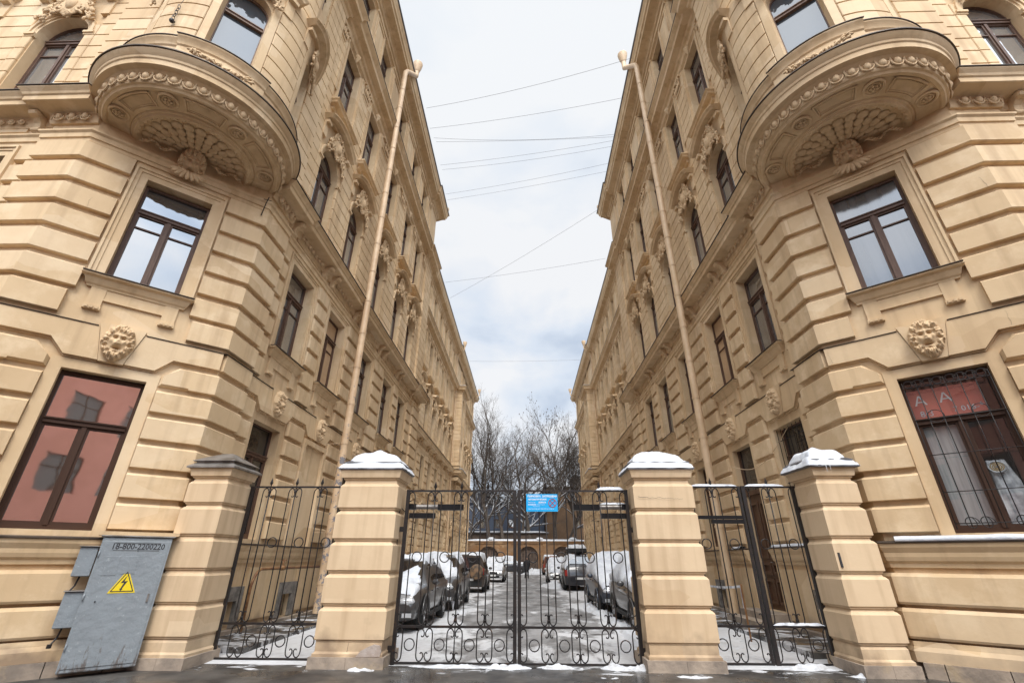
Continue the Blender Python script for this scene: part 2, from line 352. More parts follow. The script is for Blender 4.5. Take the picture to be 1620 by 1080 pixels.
def sweep(mb, path, prof, closed=False, endbev=0, caps=True):
    """sweep profile [(d, z)] along plan path [(u, y)]; d is measured to the path's right-hand-side outward normal"""
    n = len(path); P = []
    pts = [Vector(p) for p in path]
    for i in range(n):
        a = pts[i]-pts[i-1] if i > 0 else None
        b = pts[i+1]-pts[i] if i < n-1 else None
        if a is not None: a = a.normalized()
        if b is not None: b = b.normalized()
        na = Vector((-a.y, a.x)) if a is not None else None
        nb = Vector((-b.y, b.x)) if b is not None else None
        if na is None: m = nb
        elif nb is None: m = na
        else:
            m = na+nb; m = m/max(m.dot(na), .15)
        P.append((pts[i], m))
    rows = [[(q.x+m.x*d, q.y+m.y*d, z) for (d, z) in prof] for q, m in P]
    mb.grid(rows)
    if caps:
        for r in (rows[0], rows[-1]): mb.add(r, [tuple(range(len(r)))])
def wrapblock(mb, path, z0, z1, d0=.035, d1=.10, bev=.045):
    sweep(mb, path, [(0, z0), (d1*.82, z0), (d1, z0+bev*.22), (d1, z1-bev), (d0, z1), (0, z1)])
def wall(mb, F, s0, s1, z0, z1, ops, rev=.30, cover=None):
    """sheet with openings ops=[(a, b, za, zb, arch)]; reveals go rev inward; arch: top is a half circle inside [za, zb]"""
    S_ = sorted(set([s0, s1]+[x for o in ops for x in o[:2]])); Z_ = sorted(set([z0, z1]+[x for o in ops for x in o[2:4]]))
    for i in range(len(S_)-1):
        for j in range(len(Z_)-1):
            a, b, c, d = S_[i], S_[i+1], Z_[j], Z_[j+1]
            if any(o[0] <= a+1e-6 and o[1] >= b-1e-6 and o[2] <= c+1e-6 and o[3] >= d-1e-6 for o in ops): continue
            quadF(mb, F, a, b, c, d, 0)
    for (a, b, za, zb, arch) in ops:
        k = (pi/180*F.R) if F.curved else 1.0
        h = (b-a)/2; cc = (a+b)/2; zs = zb
        if arch:
            zs = zb-h*k*arch; n = 12
            ang = [pi-pi*i/n for i in range(n+1)]
            cur = [(cc+h*cos(t), zs+h*k*arch*sin(t)) for t in ang]
            mb.grid([[F.p(x, z, 0) for x, z in cur], [F.p(x, zb, 0) for x, z in cur]])
            mb.grid([[F.p(x, z, 0) for x, z in cur], [F.p(x, z, -rev) for x, z in cur]])
        else:
            quadF(mb, F, a, b, zb, zb, 0, -rev)
        for x in (a, b): mb.quad(F.p(x, za, 0), F.p(x, za, -rev), F.p(x, zs, -rev), F.p(x, zs, 0))
        quadF(mb, F, a, b, za, za, 0, -rev)

# ------------------------------------------------------------------ prototype meshes (window-local: x along, -y outward, z up)
def arch_pts(w, zs, k=1.0, n=12):
    return [(w*cos(pi-pi*i/n), zs+w*k*sin(pi-pi*i/n)) for i in range(n+1)]
WIN = {}
def win_mesh(key, w, h, arch=0, trans=.30, mull=True, sash=True, fr=.055, wood=None, glassm=None, blind=False, tz=None, bar=True):
    """half width w, height h, arch factor; origin at bottom centre, outward -y"""
    mb = MB(); zs = h-w*arch if arch else h
    mb.box(-w, -w+fr, -.03, .05, 0, zs); mb.box(w-fr, w, -.03, .05, 0, zs); mb.box(-w+fr, w-fr, -.03, .05, 0, fr*1.3)
    if arch:
        pts = [(x, 0, z) for x, z in arch_pts(w-fr/2, zs, arch)]
        rows = []
        for (x, z), (xi, zi) in zip(arch_pts(w, zs, arch), arch_pts(w-fr, zs, (w*arch-fr)/(w-fr))):
            rows.append([(x, -.03, z), (xi, -.03, zi), (xi, .05, zi), (x, .05, z), (x, -.03, z)])
        mb.grid(rows)
    else: mb.box(-w+fr, w-fr, -.03, .05, h-fr, h)
    zt = h*(1-trans) if not arch else zs-.02
    if tz: zt = tz
    mb.box(-w+fr, w-fr, -.06, .045, zt-.05, zt+.04)
    mb.box(-w+fr, w-fr, -.085, -.055, zt+.02, zt+.045)
    if mull: mb.box(-.035, .035, -.045, .045, fr*1.3, zt-.05)
    if sash:
        for a, b in ((-w+fr, -.035), (.035, w-fr)):
            for q0, q1 in ((a, a+.04), (b-.04, b)): mb.box(q0, q1, -.02, .03, fr*1.3, zt-.05)
            mb.box(a+.04, b-.04, -.02, .03, fr*1.3, fr*1.3+.05); mb.box(a+.04, b-.04, -.02, .03, zt-.09, zt-.05)
            if bar: mb.box(a+.04, b-.04, -.015, .03, zt*.78, zt*.78+.03)
    g = MB(); y = .02
    if arch:
        g.add([(-w+.01, y, .01), (w-.01, y, .01)]+[(x, y, z) for x, z in reversed(arch_pts(w-.01, zs, arch))], [tuple(range(15))])
    else: g.quad((-w+.01, y, .01), (w-.01, y, .01), (w-.01, y, h-.01), (-w+.01, y, h-.01))
    me = bpy.data.meshes.new('window_frame'); me.from_pydata(mb.v, [], mb.f); me.materials.append(wood or WOOD)
    mg = bpy.data.meshes.new('pane'); mg.from_pydata(g.v, [], g.f); mg.materials.append(glassm or G_GEN)
    WIN[key] = (me, mg)
win_mesh('G', .66, 2.64, trans=.28, glassm=G_DARK)
win_mesh('W', .68, 2.62, trans=.27, glassm=G_GEN)
win_mesh('A', .66, 2.84, arch=1, glassm=G_GEN)
win_mesh('R', .62, 3.10, trans=.28, glassm=G_GEN)
win_mesh('F', .60, 2.75, trans=.28, glassm=G_GEN)
win_mesh('C2L', .61, 2.5, trans=.27, glassm=G_SKY)
win_mesh('C2R', .61, 2.5, trans=.27, glassm=G_DULL)
win_mesh('C1L', .61, 2.6, bar=False, trans=.335, sash=True, fr=.055, wood=WOODD, glassm=G_PINK)
win_mesh('C1R', .61, 2.6, bar=False, trans=.30, sash=True, fr=.055, wood=WOODD, glassm=G_CLEAR)
G_BAY = glass('glass_bay', (.07, .08, .09), .13, bump=.01, bsc=1.0)
win_mesh('BAY', .47, 2.56, arch=.9, fr=.07, tz=1.68, sash=False, mull=False, wood=WOODL, glassm=G_BAY)
win_mesh('BAYR', .47, 2.56, arch=.9, fr=.07, tz=1.68, sash=False, mull=False, wood=WOODL, glassm=G_BAY)
win_mesh('BLIND', .68, 2.62, trans=.27, glassm=BLIND)

class Bld:
    """one building: keeps the mirror mapping from local (u, y, z) to the world"""
    def __init__(s, side, root): s.side = side; s.root = root
    def tf(s, p): return (CXA+s.side*p[0], p[1], p[2])
    def part(s, mb, name, m, smooth=False, parent=None, angle=None):
        return mb.build(name, m, parent or s.root, smooth, tf=s.tf, org=ROOT[s.root.name], angle=angle)
    def place(s, me, name, F, a, z, d, parent=None, scale=1.0, tilt=0):
        p = s.tf(F.p(a, z, d)); q = s.tf(F.p(a, z, d+1)); n = Vector(q)-Vector(p)
        o = bpy.data.objects.new(name, me); link(o, parent or s.root)
        o.location = Vector(p)-ROOT[s.root.name]; o.rotation_euler = (tilt, 0, math.atan2(n.x, -n.y)); o.scale = (scale,)*3
        return o
    def window(s, key, F, a, z, d=-.24, label=None):
        me, mg = WIN[key]
        o = s.place(me, 'window', F, a, z, d)
        g = bpy.data.objects.new('pane', mg); link(g, o)
        if label: o['label'] = label
        return o

# ---- ornaments (local: x along, -y outward, z up)
def heightfield(name, w, h, fn, nx, nz, m, edge=None):
    mb = MB(); P = []
    for j in range(nz+1):
        row = []
        for i in range(nx+1):
            x = -w+2*w*i/nx; z = -h+2*h*j/nz
            r = math.sqrt((x/w)**2+(z/h)**2)
            if r > 1: x /= r; z /= r          # squash onto the outline
            nx_, nz_ = x/w, z/h; wz = 1-.30*max(0, -nz_-.1)
            row.append((x*wz, -.8*fn(nx_*wz, nz_), z))
        P.append(row)
    mb.grid(P)
    me = bpy.data.meshes.new(name); me.from_pydata(mb.v, [], mb.f); me.materials.append(m); me.shade_smooth(); return me
def G(x, z, cx, cz, sx, sz): return math.exp(-((x-cx)/sx)**2-((z-cz)/sz)**2)
def lion(x, z):
    # shield-shaped outline, lower part narrower
    wz = 1-.30*max(0, -z-.1)
    X = x; x = x/wz
    r = min(1, math.sqrt(x*x+z*z)); th = math.atan2(z, x); ax = abs(x)
    h = .13*math.sqrt(max(0, 1-r**4))
    if r > .52:
        k = min(1, (r-.52)*8)
        v = Vector((cos(th)*2.6+x*1.5, sin(th)*2.6+z*1.5, r*2.2))
        h += k*(.045+.075*noise.noise(v*1.15)+.05*noise.noise(v*2.7+Vector((3, 1, 2)))+.018*sin(15*th+11*r))
    h += .02*(1-min(1, r/.6)**2)
    h += .10*G(x, z, 0, -.10, .24, .16)          # muzzle
    h += .055*G(x, z, 0, .02, .09, .07)          # nose
    h += .045*G(x, z, 0, .26, .08, .22)          # nose bridge
    h += .06*G(ax, z, .24, .33, .17, .06)        # brows
    h -= .085*G(ax, z, .235, .20, .10, .055)     # eye hollows
    h += .045*G(ax, z, .235, .195, .05, .028)
    h += .045*G(ax, z, .38, .02, .12, .12)       # cheeks
    h += .035*G(ax, z, .12, -.14, .09, .07)
    h -= .13*G(x, z, 0, -.33, .20, .055)         # mouth
    h += .05*G(x, z, 0, -.46, .16, .05)          # lower lip
    h += .05*G(ax, z, .62, .66, .12, .12)        # ears
    for k in range(-2, 3): h += .07*G(x, z, k*.16, -.82+abs(k)*.07, .05, .15)
    return max(0.0, h)*(1 if r < .999 else 0)
LION = heightfield('lion_head', .25, .37, lion, 56, 76, PLR)
def mb_mesh(mb, name, m, smooth=True):
    me = bpy.data.meshes.new(name); me.from_pydata(mb.v, [], mb.f); me.materials.append(m)
    if smooth: me.shade_smooth()
    return me
def spiral(cx, cz, r0, turns, sx, start, y=-.06, n=22):
    return [(cx+sx*(r0*(1-.78*i/n))*cos(start+turns*2*pi*i/n), y-.02*i/n, cz+(r0*(1-.78*i/n))*sin(start+turns*2*pi*i/n)) for i in range(n+1)]
def leafcluster(mb, rng, cx, cz, n, sp, size):
    for i in range(n):
        a = rng.uniform(0, 2*pi); r = sp*math.sqrt(rng.random())
        ry = Matrix.Rotation(rng.uniform(-1.2, 1.2), 3, 'Y')
        mb.ell((cx+r*cos(a), -.03-rng.random()*.06, cz+r*sin(a)), (size*.38, size*.45, size*rng.uniform(.7, 1.2)), 6, 5, ry)
def cartouche():
    rng = random.Random(4); mb = MB()
    mb.ell((0, -.08, .0), (.15, .10, .23), 14, 10)
    mb.tube([(.215*cos(t*pi/12), -.06, .02+.30*sin(t*pi/12)) for t in range(25)], .035, 6)
    for sx in (-1, 1):
        mb.tube(spiral(sx*.24, .33, .13, 1.3, sx, -1.6), .036, 6)
        mb.tube(spiral(sx*.30, -.20, .15, 1.3, sx, 1.7), .04, 6)
        mb.tube(spiral(sx*.48, -.02, .10, 1.2, sx, 2.6), .03, 6)
        leafcluster(mb, rng, sx*.50, -.30, 14, .17, .10)
        leafcluster(mb, rng, sx*.40, .12, 8, .10, .08)
        leafcluster(mb, rng, sx*.62, -.56, 9, .12, .08)
        leafcluster(mb, rng, sx*.18, .50, 6, .09, .08)
    leafcluster(mb, rng, 0, .45, 8, .09, .09); leafcluster(mb, rng, 0, -.38, 9, .1, .09)
    mb.ell((0, -.05, 0), (.42, .05, .42), 12, 8)
    return mb_mesh(mb, 'cartouche', PLR)
CART = cartouche()
def capital():
    rng = random.Random(7); mb = MB()
    for k in range(-2, 3): mb.ell((k*.11, -.05, -.08), (.055, .05, .15), 6, 6)
    for sx in (-1, 1): mb.tube(spiral(sx*.22, .1, .09, 1.1, sx, -1.5, y=-.07), .028, 5)
    leafcluster(mb, rng, 0, .1, 8, .12, .08)
    return mb_mesh(mb, 'capital', PLR)
CAPI = capital()
def foliage_panel():
    rng = random.Random(11); mb = MB()
    for k in range(-6, 7):
        leafcluster(mb, rng, k*.085, .02*sin(k*1.6), 5, .055, .06)
    mb.tube([(x*.05, -.03, .045*sin(x*.9)) for x in range(-11, 12)], .016, 5)
    return mb_mesh(mb, 'relief_panel', PLR)
FOL = foliage_panel()
def bracket():
    mb = MB(); w = .075
    side = [(0, .0), (-.30, .0), (-.33, -.05), (-.30, -.11), (-.20, -.13), (-.13, -.20), (-.11, -.30), (-.13, -.37), (-.07, -.43), (0, -.42)]
    mb.add([(-w, y, z) for y, z in side]+[(w, y, z) for y, z in side], [tuple(range(10)), tuple(range(10, 20))]+[(i, (i+1) % 10, 10+(i+1) % 10, 10+i) for i in range(10)])
    mb.tube([(-w-.015, -.25, -.06), (w+.015, -.25, -.06)], .055, 10); mb.tube([(-w-.015, -.085, -.36), (w+.015, -.085, -.36)], .05, 10)
    leafcluster(mb, random.Random(3), 0, -.2, 5, .06, .06)
    return mb_mesh(mb, 'bracket', PLR, False)
BRK = bracket()
def egg_at(mb, P, n, t, s=1.0):
    """egg-and-dart unit: P centre, n outward, t tangent (3-D unit vectors)"""
    P = Vector(P); n = Vector(n); t = Vector(t); z = Vector((0, 0, 1))
    R = Matrix((t, n, z)).transposed()
    mb.ell(P, (.052*s, .05*s, .072*s), 8, 6, R)
    mb.tube([P+t*(.088*s*cos(a))+z*(.02*s+.105*s*sin(a)) for a in [pi+pi*i/8 for i in range(9)]], .014*s, 5)
    q = P+t*.115*s
    mb.tube([q+z*.07*s, q-z*.08*s], .012*s, 4, radii=[.02*s, .006*s])
def eggs_line(mb, A, B, n, s=1.0, z=0, sp=.24):
    A = Vector((*A, z)); B = Vector((*B, z)); L = (B-A).length
    if L < .15: return
    c = max(1, int(round(L/(sp*s)))); t = (B-A)/L
    for i in range(c): egg_at(mb, A+t*(L*(i+.5)/c), Vector((*n, 0)), t, s*.92)

# ------------------------------------------------------------------ facade storeys
GB = [4.58, 4.07, 3.56, 3.05, 2.54, 2.03]            # bottoms of the ground-storey courses
UB = [8.92, 8.365, 7.81, 7.255, 6.70, 6.145, 5.59]   # bottoms of the first-floor courses
CH = [10.98+.44*i for i in range(31)]                # thin channelled courses above
def set_corner(side):
    """plan of the chamfered corner; the two buildings differ a little"""
    global P0, P1, LC, FC, BC, BR, ANG, CC
    P0, P1 = ((8.93, 6.50), (6.36, 8.70)) if side < 0 else ((8.75, 6.60), (6.21, 8.70))
    c_ = Vector((P1[0]-P0[0], P1[1]-P0[1])); LC = c_.length; c_.normalize()
    FC = Fr(P0, (c_.x, c_.y), (-c_.y, c_.x))         # chamfered corner
    CC = LC/2 if side < 0 else 1.745
    M_ = Vector(FC.p(LC/2 if side < 0 else 1.70, 0, .22)[:2])
    BC = (M_.x, M_.y); BR = 1.70                     # the round bay above it
    ANG = math.degrees(math.atan2(FC.n[1], FC.n[0])) # its outward direction
set_corner(-1)

def piece_sill(mb, F, c, z, w=.88, apron=True, d=0):
    """window sill with cavetto, apron panel and dentilled drops; z = top of sill"""
    prof = [(.0, .0), (.20, .0), (.215, -.03), (.19, -.05), (.15, -.06), (.13, -.10), (.09, -.17), (.06, -.20), (.05, -.23), (0, -.23)]
    for a, b in zip(prof[:-1], prof[1:]):
        wa, wb = w-.16+a[0]*.75, w-.16+b[0]*.75
        mb.grid([[F.p(c-wa, z+a[1], d+a[0]), F.p(c+wa, z+a[1], d+a[0])], [F.p(c-wb, z+b[1], d+b[0]), F.p(c+wb, z+b[1], d+b[0])]])
        for s in (-1, 1): mb.add([F.p(c+s*wa, z+a[1], d), F.p(c+s*wa, z+a[1], d+a[0]), F.p(c+s*wb, z+b[1], d+b[0]), F.p(c+s*wb, z+b[1], d)], [(0, 1, 2, 3)])
    if apron:
        for s in (-1, 1):
            a = c+s*(w-.32)
            boxF(mb, F, a-.115, a+.115, z-.60, z-.23, d, d+.045)
            boxF(mb, F, a-.13, a+.13, z-.68, z-.60, d, d+.07)
            for k in (-1, 0, 1): boxF(mb, F, a+k*.075-.024, a+k*.075+.024, z-.665, z-.62, d+.07, d+.095)
        boxF(mb, F, c-w+.435, c+w-.435, z-.43, z-.23, d, d+.03)
        boxF(mb, F, c-w+.435, c+w-.435, z-.46, z-.43, d, d+.045)
def architrave(mb, F, c, hw, z0, z1, d=0, wd=.2):
    """moulded frame round a flat-headed opening"""
    for k, (w0, w1, e0, e1) in enumerate(((0, wd*.55, 0, .035), (wd*.55, wd*.82, 0, .055), (wd*.82, wd, 0, .085))):
        for s in (-1, 1): boxF(mb, F, c+s*(hw+w0), c+s*(hw+w1), z0, z1+w1, d+e0, d+e1)
        boxF(mb, F, c-hw-w0, c+hw+w0, z1+w0, z1+w1, d+e0, d+e1)
def lintel_band(mb, F, c, hwid, left, right, d=0, dd=.10):
    """deep band over the ground storey that steps down round the keystone; left/right = s limits"""
    top = 5.48; pl = [(-.62, 4.85), (-.93, 5.12)]
    outline_l = [(left-c, top), (-.34, top), (-.19, 4.85), (-.66, 4.85), (-.90, 5.12), (left-c, 5.12)]
    outline_r = [(right-c, top), (.34, top), (.19, 4.85), (.66, 4.85), (.90, 5.12), (right-c, 5.12)]
    for ol in (outline_l, outline_r):
        vs = [F.p(c+x, z, d+dd) for x, z in ol]+[F.p(c+x, z, d) for x, z in ol]
        n = len(ol); mb.add(vs, [tuple(range(n))]+[(i, (i+1) % n, n+(i+1) % n, n+i) for i in range(n)])
    # lower lip
    for x0, z0, x1, z1 in ((-.19, 4.85, -.66, 4.85), (-.66, 4.85, -.90, 5.12), (-.90, 5.12, left-c, 5.12), (.19, 4.85, .66, 4.85), (.66, 4.85, .90, 5.12), (.90, 5.12, right-c, 5.12)):
        mb.add([F.p(c+x0, z0, d), F.p(c+x0, z0, d+.035), F.p(c+x1, z1, d+.035), F.p(c+x1, z1, d), F.p(c+x0, z0-.035, d), F.p(c+x0, z0-.035, d+.035), F.p(c+x1, z1-.035, d+.035), F.p(c+x1, z1-.035, d)],
               [(1, 2, 6, 5), (4, 5, 6, 7)])
    # keystone slab
    ks = [(-.35, 5.56), (.35, 5.56), (.18, 4.83), (-.18, 4.83)]
    mb.add([F.p(c+x, z, d+.125) for x, z in ks]+[F.p(c+x, z, d) for x, z in ks], [(0, 1, 2, 3), (0, 1, 5, 4), (1, 2, 6, 5), (2, 3, 7, 6), (3, 0, 4, 7)])
def cutblock(mb, F, a, b, z0, z1, cut, side):
    """block whose upper corner beside the window is cut off; side=+1: cut at b"""
    if side < 0: a, b = b, a
    s = 1 if b > a else -1
    ol = [(a, z0), (b, z0), (b, z1-cut), (b-s*cut*.9, z1), (a, z1)]
    cx = sum(p[0] for p in ol)/5; cz = sum(p[1] for p in ol)/5
    inn = [(x+(.04 if x < cx else -.04), z+(.04 if z < cz else -.04)) for x, z in ol]
    n = 5
    mb.add([F.p(x, z, .0) for x, z in ol]+[F.p(x, z, .03) for x, z in ol]+[F.p(x, z, .10) for x, z in inn],
           [tuple(range(10, 15))]+[(i, (i+1) % n, n+(i+1) % n, n+i) for i in range(n)]+[(n+i, n+(i+1) % n, 2*n+(i+1) % n, 2*n+i) for i in range(n)])

def arch_trim(mb, F, c, hw, zs, d=0):
    k = (180/pi/F.R) if F.curved else 1.0
    for r0, r1, e in ((0, .07, .04), (.07, .14, .065), (.14, .20, .095)):
        A = arch_pts(hw+r0, zs, 1, 14); B = arch_pts(hw+r1, zs, 1, 14)
        mb.grid([[F.p(c+x*k, z, d+e) for x, z in A], [F.p(c+x*k, z, d+e) for x, z in B], [F.p(c+x*k, z, d) for x, z in B]])
        mb.grid([[F.p(c+x*k, z, d+e) for x, z in A], [F.p(c+x*k, z, d) for x, z in A]])
    for s in (-1, 1):
        a, b = c+s*(hw-.02)*k, c+s*(hw+.24)*k
        boxF(mb, F, min(a, b), max(a, b), zs-.07, zs, d, d+.10); boxF(mb, F, min(a, b), max(a, b), zs-.12, zs-.07, d, d+.07)
def pediment(mb, F, c, z, w=.98, rise=.34, d=0):
    """segmental pediment: curved hood moulding with returned ends and a tympanum"""
    n = 14; k = (180/pi/F.R) if F.curved else 1.0
    R = (w*w+rise*rise)/(2*rise); a0 = math.asin(min(1, w/R)); zc = z+rise-R
    prof = [(0, -.02), (.10, -.02), (.12, .03), (.30, .05), (.32, .10), (.38, .15), (.38, .18), (0, .22)]
    rows = []
    for i in range(n+1):
        t = -a0+2*a0*i/n
        rows.append([F.p(c+(R+pz)*sin(t)*k, zc+(R+pz)*cos(t), d+pd) for pd, pz in prof])
    mb.grid(rows)
    for r in (rows[0], rows[-1]): mb.add(r, [tuple(range(len(r)))])
    for s in (-1, 1):
        a = c+s*(w-.22)*k; b = c+s*w*k
        boxF(mb, F, min(a, b), max(a, b), z-.12, z, d, d+.20); boxF(mb, F, min(a, b)+.0, max(a, b), z-.62, z-.12, d, d+.09)
def hood(mb, F, c, z, w=.95, d=0):
    """straight cornice under a second-floor window; z = top"""
    prof = [(0, 0), (.32, 0), (.34, -.05), (.28, -.10), (.26, -.16), (.10, -.20), (.08, -.30), (0, -.34)]
    for a, b in zip(prof[:-1], prof[1:]):
        wa, wb = w-.25+a[0]*.8, w-.25+b[0]*.8
        mb.grid([[F.p(c-wa, z+a[1], d+a[0]), F.p(c+wa, z+a[1], d+a[0])], [F.p(c-wb, z+b[1], d+b[0]), F.p(c+wb, z+b[1], d+b[0])]])
        for s in (-1, 1): mb.add([F.p(c+s*wa, z+a[1], d), F.p(c+s*wa, z+a[1], d+a[0]), F.p(c+s*wb, z+b[1], d+b[0]), F.p(c+s*wb, z+b[1], d)], [(0, 1, 2, 3)])
def panelframe(mb, F, a, b, z0, z1, d):
    for x0, x1, y0, y1 in ((a, a+.07, z0, z1), (b-.07, b, z0, z1), (a+.07, b-.07, z0, z0+.07), (a+.07, b-.07, z1-.07, z1)): boxF(mb, F, x0, x1, y0, y1, d, d+.05)

HW = dict(G=.64, W=.66, A=.64, R=.60, F=.58)
def storey_ops(axes, ground=True, skip_g=()):
    ops = []
    for i, c in enumerate(axes):
        if i not in skip_g: ops.append((c-HW['G'], c+HW['G'], 2.0, 4.62, 0))
        ops += [(c-HW['W'], c+HW['W'], 6.46, 9.12, 0), (c-HW['A'], c+HW['A'], 11.12, 13.94, 1), (c-HW['R'], c+HW['R'], 15.9, 19.02, 0), (c-HW['F'], c+HW['F'], 20.85, 23.62, 0)]
    return ops

FL = Fr((0, 0), (1, 0), (0, -1))                     # window-local frame
def proto(name, fn, m=None):
    mb = MB(); fn(mb); me = bpy.data.meshes.new(name); me.from_pydata(mb.v, [], mb.f); me.materials.append(m or PL)
    bm = bmesh.new(); bm.from_mesh(me); bmesh.ops.recalc_face_normals(bm, faces=bm.faces); bm.to_mesh(me); bm.free(); return me
P_SILL = proto('window_sill', lambda mb: piece_sill(mb, FL, 0, 0))
P_SILLC = proto('window_sill', lambda mb: piece_sill(mb, FL, 0, 0, w=.90))
P_ARCH = proto('arch_moulding', lambda mb: arch_trim(mb, FL, 0, HW['A'], 2.18))
P_PED = proto('hood', lambda mb: pediment(mb, FL, 0, 3.50))
P_HOOD = proto('window_sill', lambda mb: hood(mb, FL, 0, -.20))
P_FLASH = proto('sill_flashing', lambda mb: boxF(mb, FL, -.89, .89, .002, .014, 0, .235), FLASH)
P_SNOWS = proto('sill_snow', lambda mb: boxF(mb, FL, -.86, .86, .014, .05, .02, .2), SNOW)
def kid(me, name, w, d):
    o = bpy.data.objects.new(name, me); link(o, w); o.location = (0, d, 0); return o

def dress_facade(B, F, s0, s1, axes, gkinds, mb, orn, fine=True, lions=True, blinds=()):
    """everything that stands on a straight run of wall between s0 and s1 (wall plane d=0)"""
    ed = [s0]+[(axes[i]+axes[i+1])/2 for i in range(len(axes)-1)]+[s1]
    # edges of rusticated fields between windows
    def fields(hw, gap):
        out = []; prev = s0
        for c in axes: out.append((prev, c-hw-gap)); prev = c+hw+gap
        out.append((prev, s1)); return out
    for a, b in fields(HW['G'], .19):
        if b-a > .12:
            for z in GB: block(mb, F, a+.02, b-.02, z, z+.42)
    for a, b in fields(HW['W'], .27):
        if b-a > .12:
            for z in UB[:-1]: block(mb, F, a+.02, b-.02, z, z+.455)
            block(mb, F, a+.02, b-.02, 5.60, 6.07)
    for i, c in enumerate(axes):
        lintel_band(mb, F, c, .9, ed[i] if i else s0, ed[i+1])
        architrave(mb, F, c, HW['W'], 6.46, 9.12, wd=.24)
        # channelled surround of the arched window and the window above
        for z in CH:
            if z < 13.2:
                for s in (-1, 1):
                    a, b = c+s*(HW['A']+.03), c+s*(HW['A']+.27)
                    block(mb, F, min(a, b), max(a, b), z+.012, z+.43, .045, .06, .012)
            if 15.85 < z < 18.8:
                for s in (-1, 1):
                    a, b = c+s*(HW['R']+.22), c+s*(HW['R']+.42)
                    block(mb, F, min(a, b), max(a, b), z+.012, z+.43, .05, .07, .012)
        architrave(mb, F, c, HW['R'], 15.9, 19.02, wd=.18)
        architrave(mb, F, c, HW['F'], 20.85, 23.62, wd=.14)
        # diamond keystone
        kz = 19.28
        mb.add([F.p(c, kz+.30, .06), F.p(c+.14, kz, .06), F.p(c, kz-.30, .06), F.p(c-.14, kz, .06), F.p(c, kz, .22)], [(0, 1, 4), (1, 2, 4), (2, 3, 4), (3, 0, 4)])
        if lions: B.place(LION, 'lion_head', F, c, 5.19, .115, scale=.92)
        B.place(CART, 'cartouche', F, c, 14.28, .10, scale=.98)
        k = gkinds[i] if i < len(gkinds) else 'G'
        if k == 'G': B.window('G', F, c, 2.0)
        w = B.window('BLIND' if i in blinds else 'W', F, c, 6.47, label='boarded window painted like the wall' if i in blinds else None)
        q = kid(P_SILL, 'sill', w, -.24); kid(P_FLASH, 'sill_flashing', w, -.24)
        w = B.window('A', F, c, 11.12); kid(P_ARCH, 'arch_moulding', w, -.24); kid(P_PED, 'hood', w, -.24)
        w = B.window('R', F, c, 15.92); kid(P_HOOD, 'sill', w, -.24)
        B.window('F', F, c, 20.87)
    for a, b in fields(HW['A'], .28):
        if b-a > .12:
            for z in CH:
                if z < 19.0: block(mb, F, a, b, z+.014, z+.425, .035, .05, .012)
    for a, b in fields(HW['R'], .43):
        if b-a > .2:
            B.place(CAPI, 'capital', F, (a+b)/2, 18.98, .05)
            boxF(mb, F, a, b, 18.62, 18.7, 0, .09); boxF(mb, F, a-.03, b+.03, 19.2, 19.3, 0, .14)
    for i in range(len(axes)+1):
        a = s0 if i == 0 else axes[i-1]+HW['F']+.14; b = s1 if i == len(axes) else axes[i]-HW['F']-.14
        if b-a > .5:
            boxF(mb, F, a+.04, b-.04, 20.75, 23.75, 0, .09); panelframe(mb, F, a+.14, b-.14, 21.0, 23.5, .09); boxF(mb, F, a, b, 23.75, 23.9, 0, .14)
    # console brackets in pairs under the main cornice, egg mouldings between
    for i in range(len(axes)+1):
        c = ed[i]
        prs = [c+.32] if i == 0 else ([c-.32] if i == len(axes) else [c-.30, c+.30])
        for q in prs: B.place(BRK, 'bracket', F, q, 10.12, .03)
    if fine:
        for i, c in enumerate(axes):
            a, b = c-.78, c+.78
            pa, pb = F.p(a, 0, .12), F.p(b, 0, .12)
            em = MB(); eggs_line(em, pa[:2], pb[:2], F.n, .9, 10.02); B.part(em, 'egg_moulding', PLR, True)
            boxF(mb, F, a, b, 9.80, 9.9, 0, .04)

CORN = [(0, 9.90), (.05, 9.90), (.07, 9.95), (.09, 10.10), (.13, 10.13), (.40, 10.16), (.42, 10.17), (.42, 10.29), (.45, 10.31), (.47, 10.36), (.53, 10.43), (.53, 10.455), (0, 10.60)]
CORNTOP = [(.0, 10.612), (.555, 10.462), (.555, 10.478), (0, 10.63)]
LEDGE = [(0, 10.62), (.10, 10.62), (.10, 10.88), (.14, 10.90), (.20, 10.95), (.20, 10.99), (0, 11.03)]
BAND5 = [(0, 19.35), (.06, 19.35), (.08, 19.55), (.16, 19.60), (.18, 19.75), (.42, 19.80), (.44, 19.95), (.50, 20.02), (.58, 20.12), (.58, 20.16), (0, 20.30)]
BAND5T = [(0, 20.312), (.60, 20.17), (.60, 20.19), (0, 20.34)]
STRING = [(0, 9.37), (.04, 9.38), (.045, 9.46), (.075, 9.47), (.08, 9.58), (.12, 9.62), (.12, 9.66), (0, 9.70)]
TOPC = [(0, 24.05), (.06, 24.05), (.08, 24.2), (.14, 24.22), (.16, 24.4), (.24, 24.45), (.56, 24.52), (.58, 24.66), (.64, 24.70), (.66, 24.84), (.72, 24.98), (.74, 25.05), (0, 25.2)]
TOPT = [(0, 25.212), (.77, 25.06), (.80, 25.10), (.79, 25.16), (0, 25.9)]
THIN = [(0, 5.487), (.118, 5.487), (.12, 5.496), (0, 5.51)]
BASEB = [(0, 1.50), (.05, 1.50), (.06, 1.56), (.10, 1.60), (.12, 1.66), (.125, 1.72), (.17, 1.80), (.18, 1.86), (0, 1.87)]
BASET = [(0, 1.885), (.205, 1.868), (.205, 1.893), (0, 1.91)]
BASEL = [(0, .28), (.10, .28), (.12, .34), (.09, .40), (.075, .46), (.0, .46)]

